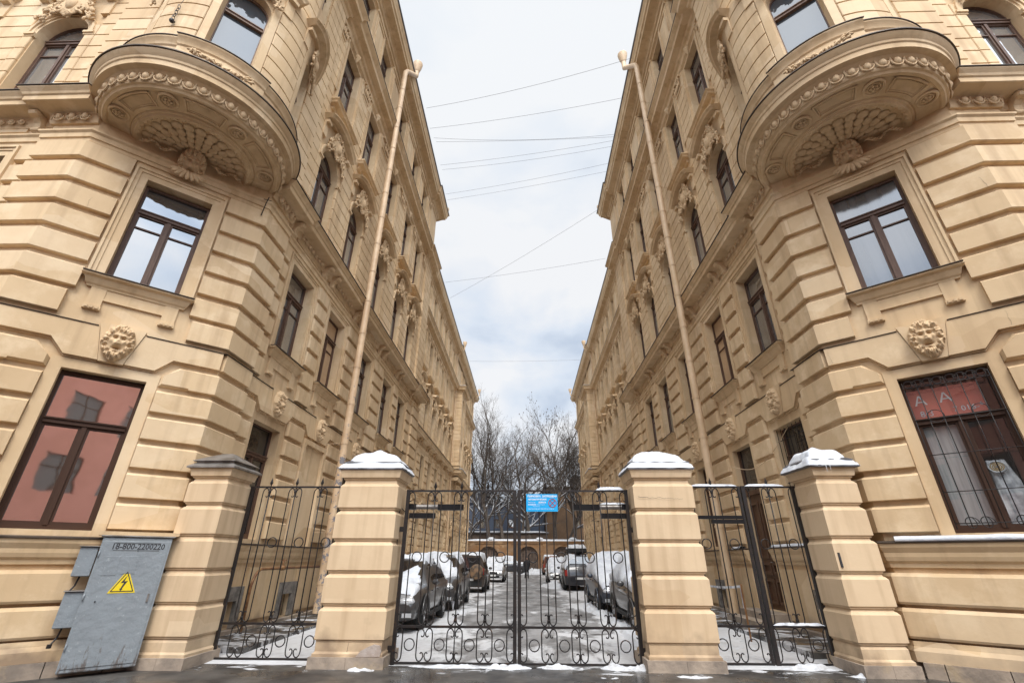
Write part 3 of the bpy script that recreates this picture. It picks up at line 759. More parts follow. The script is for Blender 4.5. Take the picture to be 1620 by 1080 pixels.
def near_building(side, name, label):
    set_corner(side); qa = P1[0]; qs = P0[1]; qx = P0[0]+1.0; qw = qs+.10
    root = empty(name, (CXA+side*6.36, 8.7, 0), label, 'building', 'ornate buildings facing each other across the alley')
    B = Bld(side, root)
    AY = [2.45, 5.10, 8.25, 11.40, 14.05]                  # alley window axes, metres from the corner
    FA = Fr((6.46, 8.70), (0, 1), (-1, 0)); FS = Fr((P0[0], qw), (1, 0), (0, -1)); FAq = Fr((qa, 8.70), (0, 1), (-1, 0)); FSq = Fr(P0, (1, 0), (0, -1)); FAe = Fr((6.36, 8.70), (0, 1), (-1, 0))
    SX = [2.42, 5.2]
    mb = MB(); orn = MB(); cor = MB(); flash = MB()
    # wall sheets
    g_skip = (0, 1) if side < 0 else (1,)
    opsA = storey_ops(AY, skip_g=(1,))
    if side < 0: boxF(mb, FA, AY[1]-.64, AY[1]+.64, 1.87, 4.62, 0, .03)
    if side > 0: opsA.append((AY[1]-.6, AY[1]+.6, .42, 4.62, 0))
    bsm = [(c-.26, c+.26, .22, .74, 0) for i, c in enumerate(AY) if not (side > 0 and i == 1)] 
    wall(mb, FA, 0, 17.5, 0, 24.6, opsA+bsm)
    wall(mb, FS, 0, 8.0, 0, 24.6, storey_ops(SX))
    # quoin slabs
    for F, d_ in ((FA, 6.46-qa), (FS, .10)):
        boxF(mb, F, 0, 1.0, 0, 9.95, 0, d_); boxF(mb, F, 0, 1.0, 9.95, 24.6, 0, d_)
    boxF(mb, FA, 15.9, 17.5, 0, 24.6, 0, .10)
    # return at the rear end of the projecting front
    FR = Fr((6.46, 26.20), (1, 0), (0, 1)); quadF(mb, FR, 0, 2.2, 0, 24.6, 0)
    # chamfered corner wall with its two windows
    c = CC
    wall(mb, FC, 0, LC, 0, 10.6, [(c-.61, c+.61, 2.0, 4.62, 0), (c-.61, c+.61, 6.46, 9.0, 0)], rev=.26)
    # courses wrapping both corners
    ga, ua = .80, .90
    pt = lambda F, s: F.p(s, 0, 0)[:2]
    for k, z in enumerate(GB):
        if k == 0: continue
        for pth in ([pt(FSq, 1.0), P0, pt(FC, c-ga)], [pt(FC, c+ga), P1, pt(FAq, 1.0)]): wrapblock(mb, pth, z, z+.42)
    for pth in ([pt(FSq, 1.0), P0, pt(FC, .02+c-1.30)], [pt(FC, c+1.28), P1, pt(FAq, 1.0)]): wrapblock(mb, pth, 4.58, 5.01)
    cutblock(mb, FC, c-1.32, c-ga, 4.58, 5.01, .26, 1); cutblock(mb, FC, c+ga, c+1.32, 4.58, 5.01, .26, -1)
    for k, z in enumerate(UB[:-1]):
        for pth in ([pt(FSq, 1.0), P0, pt(FC, c-ua)], [pt(FC, c+ua), P1, pt(FAq, 1.0)]): wrapblock(mb, pth, z, z+.455)
    for pth in ([pt(FSq, 1.0), P0, pt(FC, c-.98)], [pt(FC, c+.98), P1, pt(FAq, 1.0)]): wrapblock(mb, pth, 5.60, 6.07)
    lintel_band(mb, FC, c, .9, 0, LC)
    for F, s in ((FSq, 1.0), (FAq, 1.0)): boxF(mb, F, 0, s, 5.12, 5.48, 0, .10)
    for z in GB+UB: block(mb, FAe, 15.95-.0, 17.5, z, z+(.44 if z < 5 else .475))
    boxF(mb, FAe, 15.9, 17.5, 5.12, 5.48, 0, .10)
    # base courses: stone plinth separately, plastered blocks below the sill band
    gaps = [(0, 0)]
    base_runs = [[(16.9, qs), P0, P1, (qa, 9.7), (6.46, 9.7), (6.46, 26.2)]]
    if side > 0: base_runs = [[(16.9, qs), P0, P1, (qa, 9.7), (6.46, 9.7), (6.46, 8.7+AY[1]-.72)], [(6.46, 8.7+AY[1]+.72), (6.46, 26.2)]]
    for r in base_runs:
        sweep(cor, r, BASEB); sweep(flash, r, BASET)
    cb = base_runs
    for pth in ([(16.9, qs), P0, P1, (qa, 9.7)],):
        for z0, z1 in ((.97, 1.42), (.50, .92)): sweep(mb, pth, [(0, z0), (.10, z0), (.12, z0+.035), (.12, z1-.05), (.09, z1), (0, z1)])
        sweep(mb, pth, [(0, .20), (.13, .20), (.13, .34), (.10, .40), (.09, .47), (0, .47)])
    for a, b in ((1.0, AY[0]-.55), (AY[0]+.55, AY[1]-.75 if side > 0 else AY[1]-.5), (AY[1]+.75 if side > 0 else AY[1]+.5, AY[2]-.5), (AY[2]+.5, AY[3]-.5), (AY[3]+.5, AY[4]-.5), (AY[4]+.5, 17.5)):
        boxF(mb, FA, a, b, .30, 1.40, 0, .05)
    dress_facade(B, FA, 1.0, 15.9, AY, ['G', '-', 'G', 'G', 'G'], mb, orn, blinds=(1,))
    dress_facade(B, FS, 1.0, 6.8, SX, ['G', 'G'], mb, orn)
    # blind niche or door at the second alley axis
    if side < 0:
        for a, b, z0, z1 in ((AY[1]-.78, AY[1]-.64, 1.9, 4.76), (AY[1]+.64, AY[1]+.78, 1.9, 4.76), (AY[1]-.64, AY[1]+.64, 4.62, 4.76)): boxF(mb, FA, a, b, z0, z1, 0, .12)
    # corner windows
    for M_ in ((c, 6.46, 9.0),): architrave(mb, FC, c, .61, 6.46, 9.0, wd=.25)
    for s in (-1, 1): boxF(mb, FC, c+s*.61, c+s*.79, 1.9, 4.80, 0, .03)
    boxF(mb, FC, c-.61, c+.61, 4.62, 4.80, 0, .03)
    if side < 0:
        w2 = B.window('C2L', FC, c, 6.47, -.2, 'corner window reflecting the pale cloudy sky'); B.window('C1L', FC, c, 2.0, -.16, 'corner shop window reflecting a pink building')
    else:
        w2 = B.window('C2R', FC, c, 6.47, -.2, 'corner window with dull grey panes'); w1 = B.window('C1R', FC, c, 2.0, -.16, 'barred corner window with a red banner inside')
    kid(P_SILLC, 'sill', w2, -.2); kid(P_FLASH, 'sill_flashing', w2, -.2)
    B.place(LION, 'lion_head', FC, c, 5.21, .12, scale=1.0)
    # thin ledges, string course, upper cornices
    run = [(16.9, qw), (qx, qw), (qx, qs), P0, P1, (qa, 9.7), (6.46, 9.7), (6.46, 24.6), (6.36, 24.6), (6.36, 26.2), (8.25, 26.2)]
    sweep(mb, run, STRING)
    sweep(flash, [(16.9, qw), (qx, qw), (qx, qs), P0, pt(FC, c-.36)], THIN); sweep(flash, [pt(FC, c+.36), P1, (qa, 9.7), (6.46, 9.7), (6.46, 24.6), (6.36, 24.6), (6.36, 26.2)], THIN)
    runs2 = [[(16.9, qw), (qx, qw), (qx, qs), (P0[0], P0[1])], [P1, (qa, 9.7), (6.46, 9.7), (6.46, 24.6), (6.36, 24.6), (6.36, 26.2), (8.25, 26.2)]]
    for r in runs2:
        sweep(cor, r, CORN); sweep(flash, r, CORNTOP); sweep(cor, r, LEDGE)
    for F, n in ((FAq, FAq.n), (FSq, FSq.n)):
        a, b = F.p(.12, 0, .12), F.p(.98, 0, .12); em = MB(); eggs_line(em, a[:2], b[:2], n, 1.3, 10.02); B.part(em, 'egg_moulding', PLR, True)
    for s in (.45, .62): pass
    # round bay
    A0, A1 = ANG-100, ANG+100
    FB = Cy(BC, BR)
    w = math.degrees(.47/BR)
    wins = [ANG-75, ANG, ANG+75]
    ops = []
    for q in wins:
        ops += [(q-w, q+w, 11.42, 13.98, .9), (q-w, q+w, 16.2, 19.0, 0), (q-w, q+w, 20.9, 23.6, 0)]
    bay = MB(); wall(bay, FB, A0, A1, 10.6, 24.6, ops, rev=.28)
    flds = [(A0, wins[0]-w-5), (wins[0]+w+6, wins[1]-w-6), (wins[1]+w+6, wins[2]-w-6), (wins[2]+w+5, A1)]
    for a, b in flds:
        for z in CH:
            if 11.4 < z < 19: block(bay, FB, a, b, z+.014, z+.425, .04, .055, .012)
        if b-a > 8: boxF(bay, FB, a+2, b-2, 20.75, 23.75, 0, .08)
    # plain strips beside the windows
    for q in wins:
        for s in (-1, 1):
            a, b = q+s*w, q+s*(w+5.4); boxF(bay, FB, min(a, b), max(a, b), 11.42, 14.3, 0, .05)
        for z in CH:
            if 14.3 < z < 15.7 or z > 19: continue
    # hood over each bay window
    for q in wins:
        hm = MB(); pediment(hm, FB, q, 14.62, w=.86, rise=.30); B.part(hm, 'hood', PL)
        B.place(CART, 'cartouche', FB, q, 14.30, .06, scale=.82)
        B.window('BAY' if side < 0 else 'BAYR', FB, q, 11.42, -.24)
        B.window('R', FB, q, 16.2, -.2) ; B.window('F', FB, q, 20.87, -.2)
    # bay base: soffit bowl, egg band, main ledge, pedestal, upper ledge  (r, z)
    base = MB()
    def rev(mb, prof, a0=0, a1=360, n=96, c=BC):
        mb.grid([[(c[0]+r*cos(rad(a0+(a1-a0)*i/n)), c[1]+r*sin(rad(a0+(a1-a0)*i/n)), z) for r, z in prof] for i in range(n+1)])
    rev(base, [(0, 10.06), (.65, 10.025), (1.00, 9.975), (1.03, 9.93), (1.07, 9.90), (1.12, 9.90), (1.14, 9.94), (1.18, 9.94), (1.20, 9.98), (1.22, 9.965), (1.50, 10.0), (1.60, 10.02), (1.63, 9.99), (1.69, 9.99), (1.72, 10.03), (1.76, 10.04), (1.78, 10.07),
               (1.79, 10.24), (1.84, 10.28), (1.86, 10.30), (1.97, 10.32), (1.975, 10.44), (2.00, 10.46), (2.01, 10.51), (2.05, 10.55), (2.09, 10.61), (2.09, 10.635), (1.70, 10.74)])
    rev(flash, [(2.08, 10.642), (2.12, 10.636), (2.12, 10.66), (1.69, 10.77)], ANG-112, ANG+112, 70)
    # panel mouldings in the soffit, broken by four rosettes
    zp = 9.985
    ros = [ANG-78, ANG-26, ANG+26, ANG+78]
    def ringpt(r, a, z): return (BC[0]+r*cos(rad(a)), BC[1]+r*sin(rad(a)), z)
    for a in ros:
        P = Vector(ringpt(1.43, a, zp-.01))
        base.tube([P+Vector((.17*cos(t*pi/8), .17*sin(t*pi/8), 0)) for t in range(17)], .028, 6, cap=False)
        base.tube([P+Vector((.105*cos(t*pi/8), .105*sin(t*pi/8), 0)) for t in range(17)], .014, 5, cap=False)
        for k in range(5): base.ell(P+Vector((.055*cos(k*1.2566), .055*sin(k*1.2566), -.01)), (.034, .034, .03), 6, 5)
        base.ell(P+Vector((0, 0, -.02)), (.025, .025, .03), 6, 5)
    segs = [(ros[0]+12, ros[1]-12), (ros[1]+12, ros[2]-12), (ros[2]+12, ros[3]-12)]
    for a, b in segs:
        for ins, rr in ((0, .024), (1.8, .013)):
            r0, r1 = 1.28+ins*.025, 1.58-ins*.025; q0, q1 = a+ins, b-ins
            arcp = [ringpt(r1, q0+(q1-q0)*i/16, zp+.01) for i in range(17)]; arci = [ringpt(r0, q1+(q0-q1)*i/16, zp-.012) for i in range(17)]
            base.tube(arcp+arci+[arcp[0]], rr, 5, cap=False)
    # scalloped shell round the mask
    H0 = FC.p(c, 9.92, .12); shell = MB()
    ex = Vector((FC.e[0], FC.e[1], 0)); nx = Vector((FC.n[0], FC.n[1], 0)); zz = Vector((0, 0, 1))
    for r, cnt, L, wd in ((.33, 9, .13, .075), (.49, 11, .13, .09), (.65, 13, .13, .10), (.82, 13, .12, .12)):
        for i in range(cnt):
            t = pi*(i+.5)/cnt; d = ex*cos(t)+nx*sin(t); tt = ex*-sin(t)+nx*cos(t)
            R = Matrix((d, tt, zz)).transposed()
            q = Vector(H0)+d*r*1.12; q.z = 10.02-.085*max(0, (r-.3))
            shell.ell(q, (L*.96, wd*.93, .04), 8, 6, R)
    for i in range(24):
        t = pi*(i+.5)/24; d = ex*cos(t)+nx*sin(t); tt = ex*-sin(t)+nx*cos(t)
        q = Vector((BC[0], BC[1], 9.92))+d*1.06; R = Matrix((d, tt, zz)).transposed(); shell.ell(q, (.045, .065, .03), 6, 5, R)
    for i in range(9):
        t = pi*(i+.5)/9; d = ex*cos(t)+nx*sin(t); a = Vector(H0)+d*.9; b = Vector(H0)+d*1.06; a.z = b.z = 9.985; shell.tube([a, b], .012, 4)
    rng = random.Random(5)
    for s in (-1, 1):                 # acanthus scrolls at the foot of the shell
        pts = [Vector(H0)+ex*s*(.34+.045*k)+nx*(.06+.05*sin(k*.75)) for k in range(15)]
        for k, q in enumerate(pts): q.z = 9.86+.05*cos(k*.75)
        shell.tube(pts, .03, 6, radii=[.024-.0011*k for k in range(15)])
        for k in range(1, 14):
            q = pts[k]; d = (ex*s*.8+nx*(.7 if k % 2 else -.2)+zz*(-.5 if k % 2 else .4)).normalized(); tt = d.orthogonal().normalized()
            shell.ell(q+d*.05, (.016, .022, .05), 6, 5, Matrix((tt, d.cross(tt), d)).transposed())
    B.part(shell, 'shell_ornament', PLR, True); shell = MB()
    for k in range(-4, 5):            # ruff of leaves below the mask
        t = k*.33; q = Vector(H0)+ex*(.24*sin(t))+nx*.10; q.z = 9.47-.10*cos(t)
        R = Matrix.Rotation(0, 3, 'X'); dd = (ex*sin(t)-zz*cos(t)).normalized(); tt = dd.cross(nx).normalized()
        shell.ell(q, (.05, .04, .13), 6, 6, Matrix((tt, nx, dd)).transposed())
    B.part(shell, 'leaf_ruff', PLR, True)
    o = B.place(LION, 'mask', FC, c, 9.74, .12, scale=1.08); o.rotation_euler[0] = rad(32)
    # pedestal with projecting centre panel and foliage
    Fp = Cy(BC, BR)
    rev(base, [(1.78, 10.70), (1.78, 11.16), (1.81, 11.19), (1.83, 11.26), (1.88, 11.33), (1.88, 11.37), (1.70, 11.43)], ANG-105, ANG+105, 70)
    rev(base, [(1.72, 10.70), (1.83, 10.70), (1.83, 11.16), (1.86, 11.19), (1.88, 11.27), (1.94, 11.345), (1.94, 11.38), (1.70, 11.45)], ANG-27, ANG+27, 24)
    for q in (ANG-27, ANG+27):
        pr = [(1.72, 10.70), (1.83, 10.70), (1.83, 11.16), (1.86, 11.19), (1.88, 11.27), (1.94, 11.345), (1.94, 11.38), (1.70, 11.45)]
        base.add([ringpt(r, q, z) for r, z in pr], [tuple(range(8))])
    rev(flash, [(1.93, 11.386), (1.965, 11.386), (1.965, 11.40), (1.70, 11.47)], ANG-27.5, ANG+27.5, 24)
    rev(flash, [(1.87, 11.372), (1.90, 11.372), (1.90, 11.388), (1.70, 11.46)], ANG-105, ANG-27.6, 30); rev(flash, [(1.87, 11.372), (1.90, 11.372), (1.90, 11.388), (1.70, 11.46)], ANG+27.6, ANG+105, 30)
    B.place(FOL, 'relief_panel', Fp, ANG, 10.93, .135, scale=1.05)
    B.part(base, 'balcony_base', PL, True, angle=28)
    eg = MB(); ne = 26
    for i in range(ne):
        a = ANG-100+200*i/(ne-1); n_ = Vector((cos(rad(a)), sin(rad(a)), 0)); t_ = Vector((-sin(rad(a)), cos(rad(a)), 0))
        egg_at(eg, ringpt(1.80, a, 10.165), n_, t_, 1.25)
    B.part(eg, 'egg_moulding', PLR, True)
    up = [(16.9, qw), (qx, qw), (qx, qs)]
    a_p0 = math.degrees(math.atan2(P0[1]-BC[1], P0[0]-BC[0])); a_p1 = math.degrees(math.atan2(P1[1]-BC[1], P1[0]-BC[0]))
    arc = [(BC[0]+BR*cos(rad(a_p0+(a_p1-a_p0+360) % 360*i/24)), BC[1]+BR*sin(rad(a_p0+(a_p1-a_p0+360) % 360*i/24))) for i in range(25)]
    upath = up+arc+[(qa, 9.7), (6.46, 9.7), (6.46, 24.6), (6.36, 24.6), (6.36, 26.2), (8.25, 26.2)]
    sweep(cor, upath, BAND5); sweep(flash, upath, BAND5T); sweep(cor, upath, TOPC)
    roofm = MB(); sweep(roofm, upath, TOPT)
    roofm.add([(u, y, 25.9) for u, y in upath]+[(16.9, 26.2, 25.9)], [tuple(range(len(upath)+1))])
    B.part(roofm, 'roof', ROOF)
    # quoin courses of the upper storeys beside the bay
    for F in (FAq, FSq):
        for z in CH:
            if z < 19.2: block(mb, F, .12, 1.0, z+.014, z+.425, .035, .05, .012)
    for z in CH:
        if z < 19.2: block(mb, FAe, 15.95, 17.5, z+.014, z+.425, .035, .05, .012)
    # outer end and back so that the block is closed
    back = MB(); back.quad((16.9, qw, 0), (16.9, 26.2, 0), (16.9, 26.2, 24.6), (16.9, qw, 24.6)); back.quad((8.25, 26.19, 0), (16.9, 26.19, 0), (16.9, 26.19, 24.6), (8.25, 26.19, 24.6))
    for v in back.v: pass
    B.part(back, 'rear_wall', PL)
    B.part(mb, 'wall', PL); B.part(bay, 'corner_bay', PL); B.part(cor, 'cornice', PL)
    B.part(flash, 'flashing', FLASH if side < 0 else FLASH)
    # stone plinth
    rng = random.Random(3)
    for r in base_runs:
        st = MB()
        for (a, b) in zip(r[:-1], r[1:]):
            A = Vector(a); Bv = Vector(b); L = (Bv-A).length
            if L < .3: continue
            d = (Bv-A)/L; n_ = Vector((-d.y, d.x)); s = 0
            while s < L-.05:
                w2 = min(L-s, rng.uniform(.55, .95)); dd = .155+rng.random()*.03; h = .19+rng.random()*.015
                q0 = A+d*(s+.006); q1 = A+d*(s+w2-.006)
                st.add([(q0.x, q0.y, -.2), (q1.x, q1.y, -.2), (q1.x+n_.x*dd, q1.y+n_.y*dd, -.2), (q0.x+n_.x*dd, q0.y+n_.y*dd, -.2),
                        (q0.x, q0.y, h), (q1.x, q1.y, h), (q1.x+n_.x*dd, q1.y+n_.y*dd, h), (q0.x+n_.x*dd, q0.y+n_.y*dd, h)],
                       [(4, 5, 6, 7), (2, 3, 7, 6), (0, 3, 7, 4), (1, 2, 6, 5)])
                s += w2
        B.part(st, 'plinth', STONE)
    # basement openings with stone surrounds
    for i, cc in enumerate(AY):
        if side > 0 and i == 1: continue
        f = MB()
        for a, b, z0, z1 in ((cc-.48, cc-.26, .22, 1.02), (cc+.26, cc+.48, .22, 1.02), (cc-.26, cc+.26, .74, 1.02)): boxF(f, FA, a, b, z0, z1, 0, .075)
        o = B.part(f, 'basement_window', BSTONE)
        g = MB(); quadF(g, FA, cc-.26, cc+.26, .22, .74, -.28); B.part(g, 'opening', BLACK, parent=o)
        g = MB()
        for k in range(4): g.tube([FA.p(cc-.19+k*.125, .2, -.08), FA.p(cc-.19+k*.125, .76, -.08)], .009, 5)
        B.part(g, 'bars', IRON, parent=o)
    return B, FA, FS, AY, c

def far_building(side, name, label):
    root = empty(name, (CXA+side*8.3, 26.21, 0), label, 'building', 'set-back rear buildings along the alley')
    B = Bld(side, root)
    F = Fr((8.30, 26.21), (0, 1), (-1, 0)); Y1 = 44.0
    AY = [1.75, 4.75, 7.75, 10.75, 13.75, 16.75, 19.75, 22.9]; AZ = [31.2, 34.1, 37.0, 39.9, 42.4]
    mb = MB(); orn = MB(); cor = MB(); flash = MB()
    wall(mb, F, 0, Y1, 0, 24.6, storey_ops(AY+AZ))
    dress_facade(B, F, 0.1, 24.6, AY, ['G']*8, mb, orn, fine=False)
    dress_facade(B, F, 29.6, Y1-.1, AZ, ['G']*5, mb, orn, fine=False)
    # projecting bay with its own little roof, portal below
    b0, b1, dp = 25.3, 28.9, .85
    FL_ = Fr((8.30-dp, 26.21+b0), (0, 1), (-1, 0))
    path = [(8.30, 26.21), (8.30, 26.21+b0), (8.30-dp, 26.21+b0), (8.30-dp, 26.21+b1), (8.30, 26.21+b1), (8.30, 26.21+Y1)]
    bay = MB(); w = b1-b0
    wall(bay, FL_, 0, w, 10.4, 20.0, [(w/2-.64, w/2+.64, 11.12, 13.94, 1), (w/2-.6, w/2+.6, 15.9, 19.02, 0)])
    for yy, s_ in ((26.21+b0, 1), (26.21+b1, -1)): bay.quad((8.30, yy, 10.4), (8.30-dp, yy, 10.4), (8.30-dp, yy, 20.0), (8.30, yy, 20.0))
    bay.quad((8.30, 26.21+b0, 10.4), (8.30-dp, 26.21+b0, 10.4), (8.30-dp, 26.21+b1, 10.4), (8.30, 26.21+b1, 10.4))
    for z in CH:
        if z < 19.5:
            for a, b in ((0, w/2-.95), (w/2+.95, w)): block(bay, FL_, a, b, z+.014, z+.425, .04, .055, .012)
            FN = Fr((8.30, 26.21+b0), (-1, 0), (0, -1)); block(bay, FN, .02, dp, z+.014, z+.425, .04, .055, .012)
    for q in (b0+.35, b1-.35): B.place(BRK, 'bracket', F, q, 10.3, .02, scale=1.9)
    B.window('A', FL_, w/2, 11.12); B.window('R', FL_, w/2, 15.92)
    for x0, x1 in ((b0-.1, b0+.9), (b1-.9, b1+.1)):
        for z in GB+UB[:-1]: block(mb, F, x0, x1, z, z+.42, .06, .12)
    # portal
    portal = MB(); portal.add([F.p(b0+1.0, .2, -.0), F.p(b1-1.0, .2, 0), F.p(b1-1.0, 3.6, 0), F.p(b0+1.0, 3.6, 0)], [(0, 1, 2, 3)])
    boxF(mb, F, b0+.75, b0+1.0, .2, 3.8, 0, .14); boxF(mb, F, b1-1.0, b1-.75, .2, 3.8, 0, .14); boxF(mb, F, b0+.75, b1-.75, 3.8, 4.1, 0, .3)
    o = B.part(portal, 'door', DOORM); o.location.x -= side*.012
    B.place(CART, 'cartouche', F, (b0+b1)/2, 4.55, .08, scale=1.3)
    sweep(mb, path, STRING); sweep(cor, path, CORN); sweep(flash, path, CORNTOP); sweep(cor, path, LEDGE); sweep(flash, path, THIN)
    sweep(cor, path, BAND5); sweep(flash, path, BAND5T)
    run = [(8.30, 26.21), (8.30, 26.21+b0-.6), (8.18, 26.21+b0-.6), (8.18, 26.21+Y1), (12, 26.21+Y1)]
    sweep(cor, run, TOPC); roofm = MB(); sweep(roofm, run, TOPT); roofm.add([(u, y, 25.9) for u, y in run]+[(18, 26.21+Y1, 25.9), (18, 26.21, 25.9)], [tuple(range(len(run)+2))])
    B.part(roofm, 'roof', ROOF)
    sweep(cor, [(8.30, 26.21), (8.30, 26.21+Y1)], BASEB)
    back = MB(); back.quad((8.30, 26.21+Y1, 0), (18, 26.21+Y1, 0), (18, 26.21+Y1, 24.6), (8.30, 26.21+Y1, 24.6)); back.quad((18, 26.21, 0), (18, 26.21+Y1, 0), (18, 26.21+Y1, 24.6), (18, 26.21, 24.6))
    B.part(back, 'end_wall', PL)
    B.part(mb, 'wall', PL); B.part(bay, 'bay', PL); B.part(cor, 'cornice', PL); B.part(flash, 'flashing', FLASH)
    st = MB(); boxF(st, F, 0, Y1, -.1, .42, 0, .14); B.part(st, 'plinth', STONE)
    sn = MB(); boxF(sn, FL_, 0, w, 20.36, 20.44, -.8, .4); boxF(sn, FL_, .1, w-.1, 10.62, 10.68, 0, .45); B.part(sn, 'ledge_snow', SNOW, )
    return B, F

BL, FAl, FSl, AYn, cC = near_building(-1, 'apartment_building', 'ornate beige corner building left of the alley, its corner window reflecting a pink house')
BRt, FAr, FSr, _, _ = near_building(1, 'apartment_building', 'ornate beige corner building right of the alley, red banner inside its barred window')
FBl, FFl = far_building(-1, 'rear_building', 'set-back beige building behind the left corner building, lining the far left of the alley')
FBr, FFr = far_building(1, 'rear_building', 'set-back beige building behind the right corner building, lining the far right of the alley')

# ------------------------------------------------------------------ downpipes
def downpipe(B, pts, r=.085, head=True, m=PIPEM, ztop=None, collars=True):
    mb = MB(); mb.tube(pts, r, 12)
    if head:
        p = Vector(pts[0]); mb.tube([p+Vector((0, 0, .62)), p+Vector((0, 0, .55)), p+Vector((0, 0, .25)), p+Vector((0, 0, .0))], .1, 14, radii=[.26, .26, .20, r+.01])
    if collars:
        a = Vector(pts[-2]); b = Vector(pts[-1]); L = (b-a).length; k = int(L/1.35)
        for i in range(1, k+1):
            q = a+(b-a)*(i*1.35/L); d = (b-a).normalized(); mb.tube([q-d*.035, q+d*.035], r+.014, 12)
            if i % 2 == 0: mb.tube([q, (q[0]+.56, q[1]+.02, q[2])], .01, 4)
    return B.part(mb, 'downpipe', m, True, angle=40)
downpipe(BL, [(5.62, 15.75, 25.3), (5.62, 15.75, 24.95), (5.85, 15.0, 24.2), (5.88, 14.85, 23.9), (5.88, 14.75, .2)], .122, m=PEEL)
downpipe(BRt, [(5.55, 15.9, 25.9), (5.55, 15.9, 25.4), (5.83, 15.1, 24.4), (5.86, 15.0, 24.1), (5.86, 14.9, .2)], .122)
downpipe(BL, [(5.9, 27.0, 25.2), (5.9, 27.0, 24.9), (6.9, 26.6, 24.2), (7.0, 26.5, 23.9), (7.0, 26.5, .3)], .085)
downpipe(BRt, [(5.9, 27.0, 25.2), (5.9, 27.0, 24.9), (6.7, 26.7, 24.2), (6.8, 26.6, 23.9), (6.8, 26.6, .3)], .095)
for B_ in (FBl, FBr):
    downpipe(B_, [(7.35, 51.0, 25.3), (7.35, 51.0, 25), (8.1, 51.0, 24.2), (8.14, 51.0, 23.9), (8.14, 51.0, .3)], .085)
    downpipe(B_, [(7.2, 68.6, 25.3), (7.2, 68.6, 25), (8.1, 68.6, 24.2), (8.14, 68.6, 23.9), (8.14, 68.6, .3)], .085)

# ------------------------------------------------------------------ ground
def struct(o, name=None): o['kind'] = 'structure'; return o
def ground_mat(name, kind):
    m = bpy.data.materials.new(name); m.use_nodes = True; t = m.node_tree; b = t.nodes['Principled BSDF']
    geo = N(t, 'ShaderNodeNewGeometry'); sp = N(t, 'ShaderNodeSeparateXYZ'); t.links.new(geo.outputs['Position'], sp.inputs[0])
    def noise_(sc, det=6, ro=.6, st=(1, 1, 1), dist=0):
        mp = N(t, 'ShaderNodeMapping'); mp.inputs['Scale'].default_value = st; t.links.new(geo.outputs['Position'], mp.inputs[0])
        n = N(t, 'ShaderNodeTexNoise'); n.inputs['Scale'].default_value = sc; n.inputs['Detail'].default_value = det; n.inputs['Roughness'].default_value = ro; n.inputs['Distortion'].default_value = dist
        t.links.new(mp.outputs[0], n.inputs['Vector']); return n.outputs[0]
    def mrange(x, a, b_, c=0, d=1):
        r = N(t, 'ShaderNodeMapRange'); r.inputs[1].default_value = a; r.inputs[2].default_value = b_; r.inputs[3].default_value = c; r.inputs[4].default_value = d
        t.links.new(x, r.inputs[0]); return r.outputs[0]
    def mixc(f, a, b_):
        x = N(t, 'ShaderNodeMix', data_type='RGBA'); t.links.new(f, x.inputs[0])
        for i, v in ((6, a), (7, b_)):
            if isinstance(v, tuple): x.inputs[i].default_value = (*v, 1)
            else: t.links.new(v, x.inputs[i])
        return x.outputs[2]
    def math_(op, a, b_=None):
        x = N(t, 'ShaderNodeMath', operation=op)
        for i, v in ((0, a), (1, b_)):
            if v is None: continue
            if isinstance(v, (int, float)): x.inputs[i].default_value = v
            else: t.links.new(v, x.inputs[i])
        return x.outputs[0]
    ab = math_('ABSOLUTE', math_('ADD', sp.outputs[0], .15))
    if kind == 'street':
        base = mixc(mrange(noise_(1.3), .4, .62), (.030, .028, .027), (.085, .078, .070))
        snowf = math_('ADD', noise_(1.7, 8, .65, (1, 1.8, 1), .6), mrange(sp.outputs[1], 7.7, 9.2, -.20, .06))
        s = mrange(snowf, .56, .61)
        col = mixc(s, base, mixc(noise_(9), (.36, .35, .35), (.66, .68, .71)))
        rough = math_('MAXIMUM', mrange(noise_(.8, 3), .40, .58, .06, .55), math_('MULTIPLY', s, .7))
        h = math_('ADD', math_('MULTIPLY', s, .8), math_('MULTIPLY', noise_(40), .12))
    else:
        # packed snow at the sides, icy wheel-worn middle
        base = mixc(mrange(noise_(1.1, 8, .7, (1, .55, 1), .4), .38, .62), (.08, .075, .07), (.29, .285, .285))
        edge = mrange(ab, .9, 3.2, -.075, .20)
        f = math_('ADD', noise_(.9, 9, .68, (1, .5, 1), .5), edge)
        near = mrange(sp.outputs[1], 9.2, 15, .15, .02)
        f = math_('ADD', f, near)
        s = mrange(f, .52, .60)
        col = mixc(s, base, mixc(noise_(7), (.40, .395, .39), (.68, .695, .725)))
        rough = math_('MAXIMUM', mrange(noise_(1.6, 4), .35, .6, .28, .65), math_('MULTIPLY', s, .65))
        h = math_('ADD', math_('MULTIPLY', s, 1.2), math_('MULTIPLY', noise_(14, 6), .5))
    bp = N(t, 'ShaderNodeBump'); bp.inputs['Strength'].default_value = .55; bp.inputs['Distance'].default_value = .03
    t.links.new(h, bp.inputs['Height']); t.links.new(bp.outputs[0], b.inputs['Normal'])
    t.links.new(col, b.inputs['Base Color']); t.links.new(rough, b.inputs['Roughness']); b.inputs['Specular IOR Level'].default_value = .5
    MATS[name] = m; return m
GST = ground_mat('wet_asphalt', 'street'); GAL = ground_mat('icy_ground', 'alley')
g = MB(); g.quad((-400, -300, -.012), (400, -300, -.012), (400, 900, -.012), (-400, 900, -.012)); struct(g.build('ground', GAL))
g = MB(); g.quad((-60, -12, 0), (60, -12, 0), (60, 9.05, 0), (-60, 9.05, 0)); struct(g.build('road', GST))
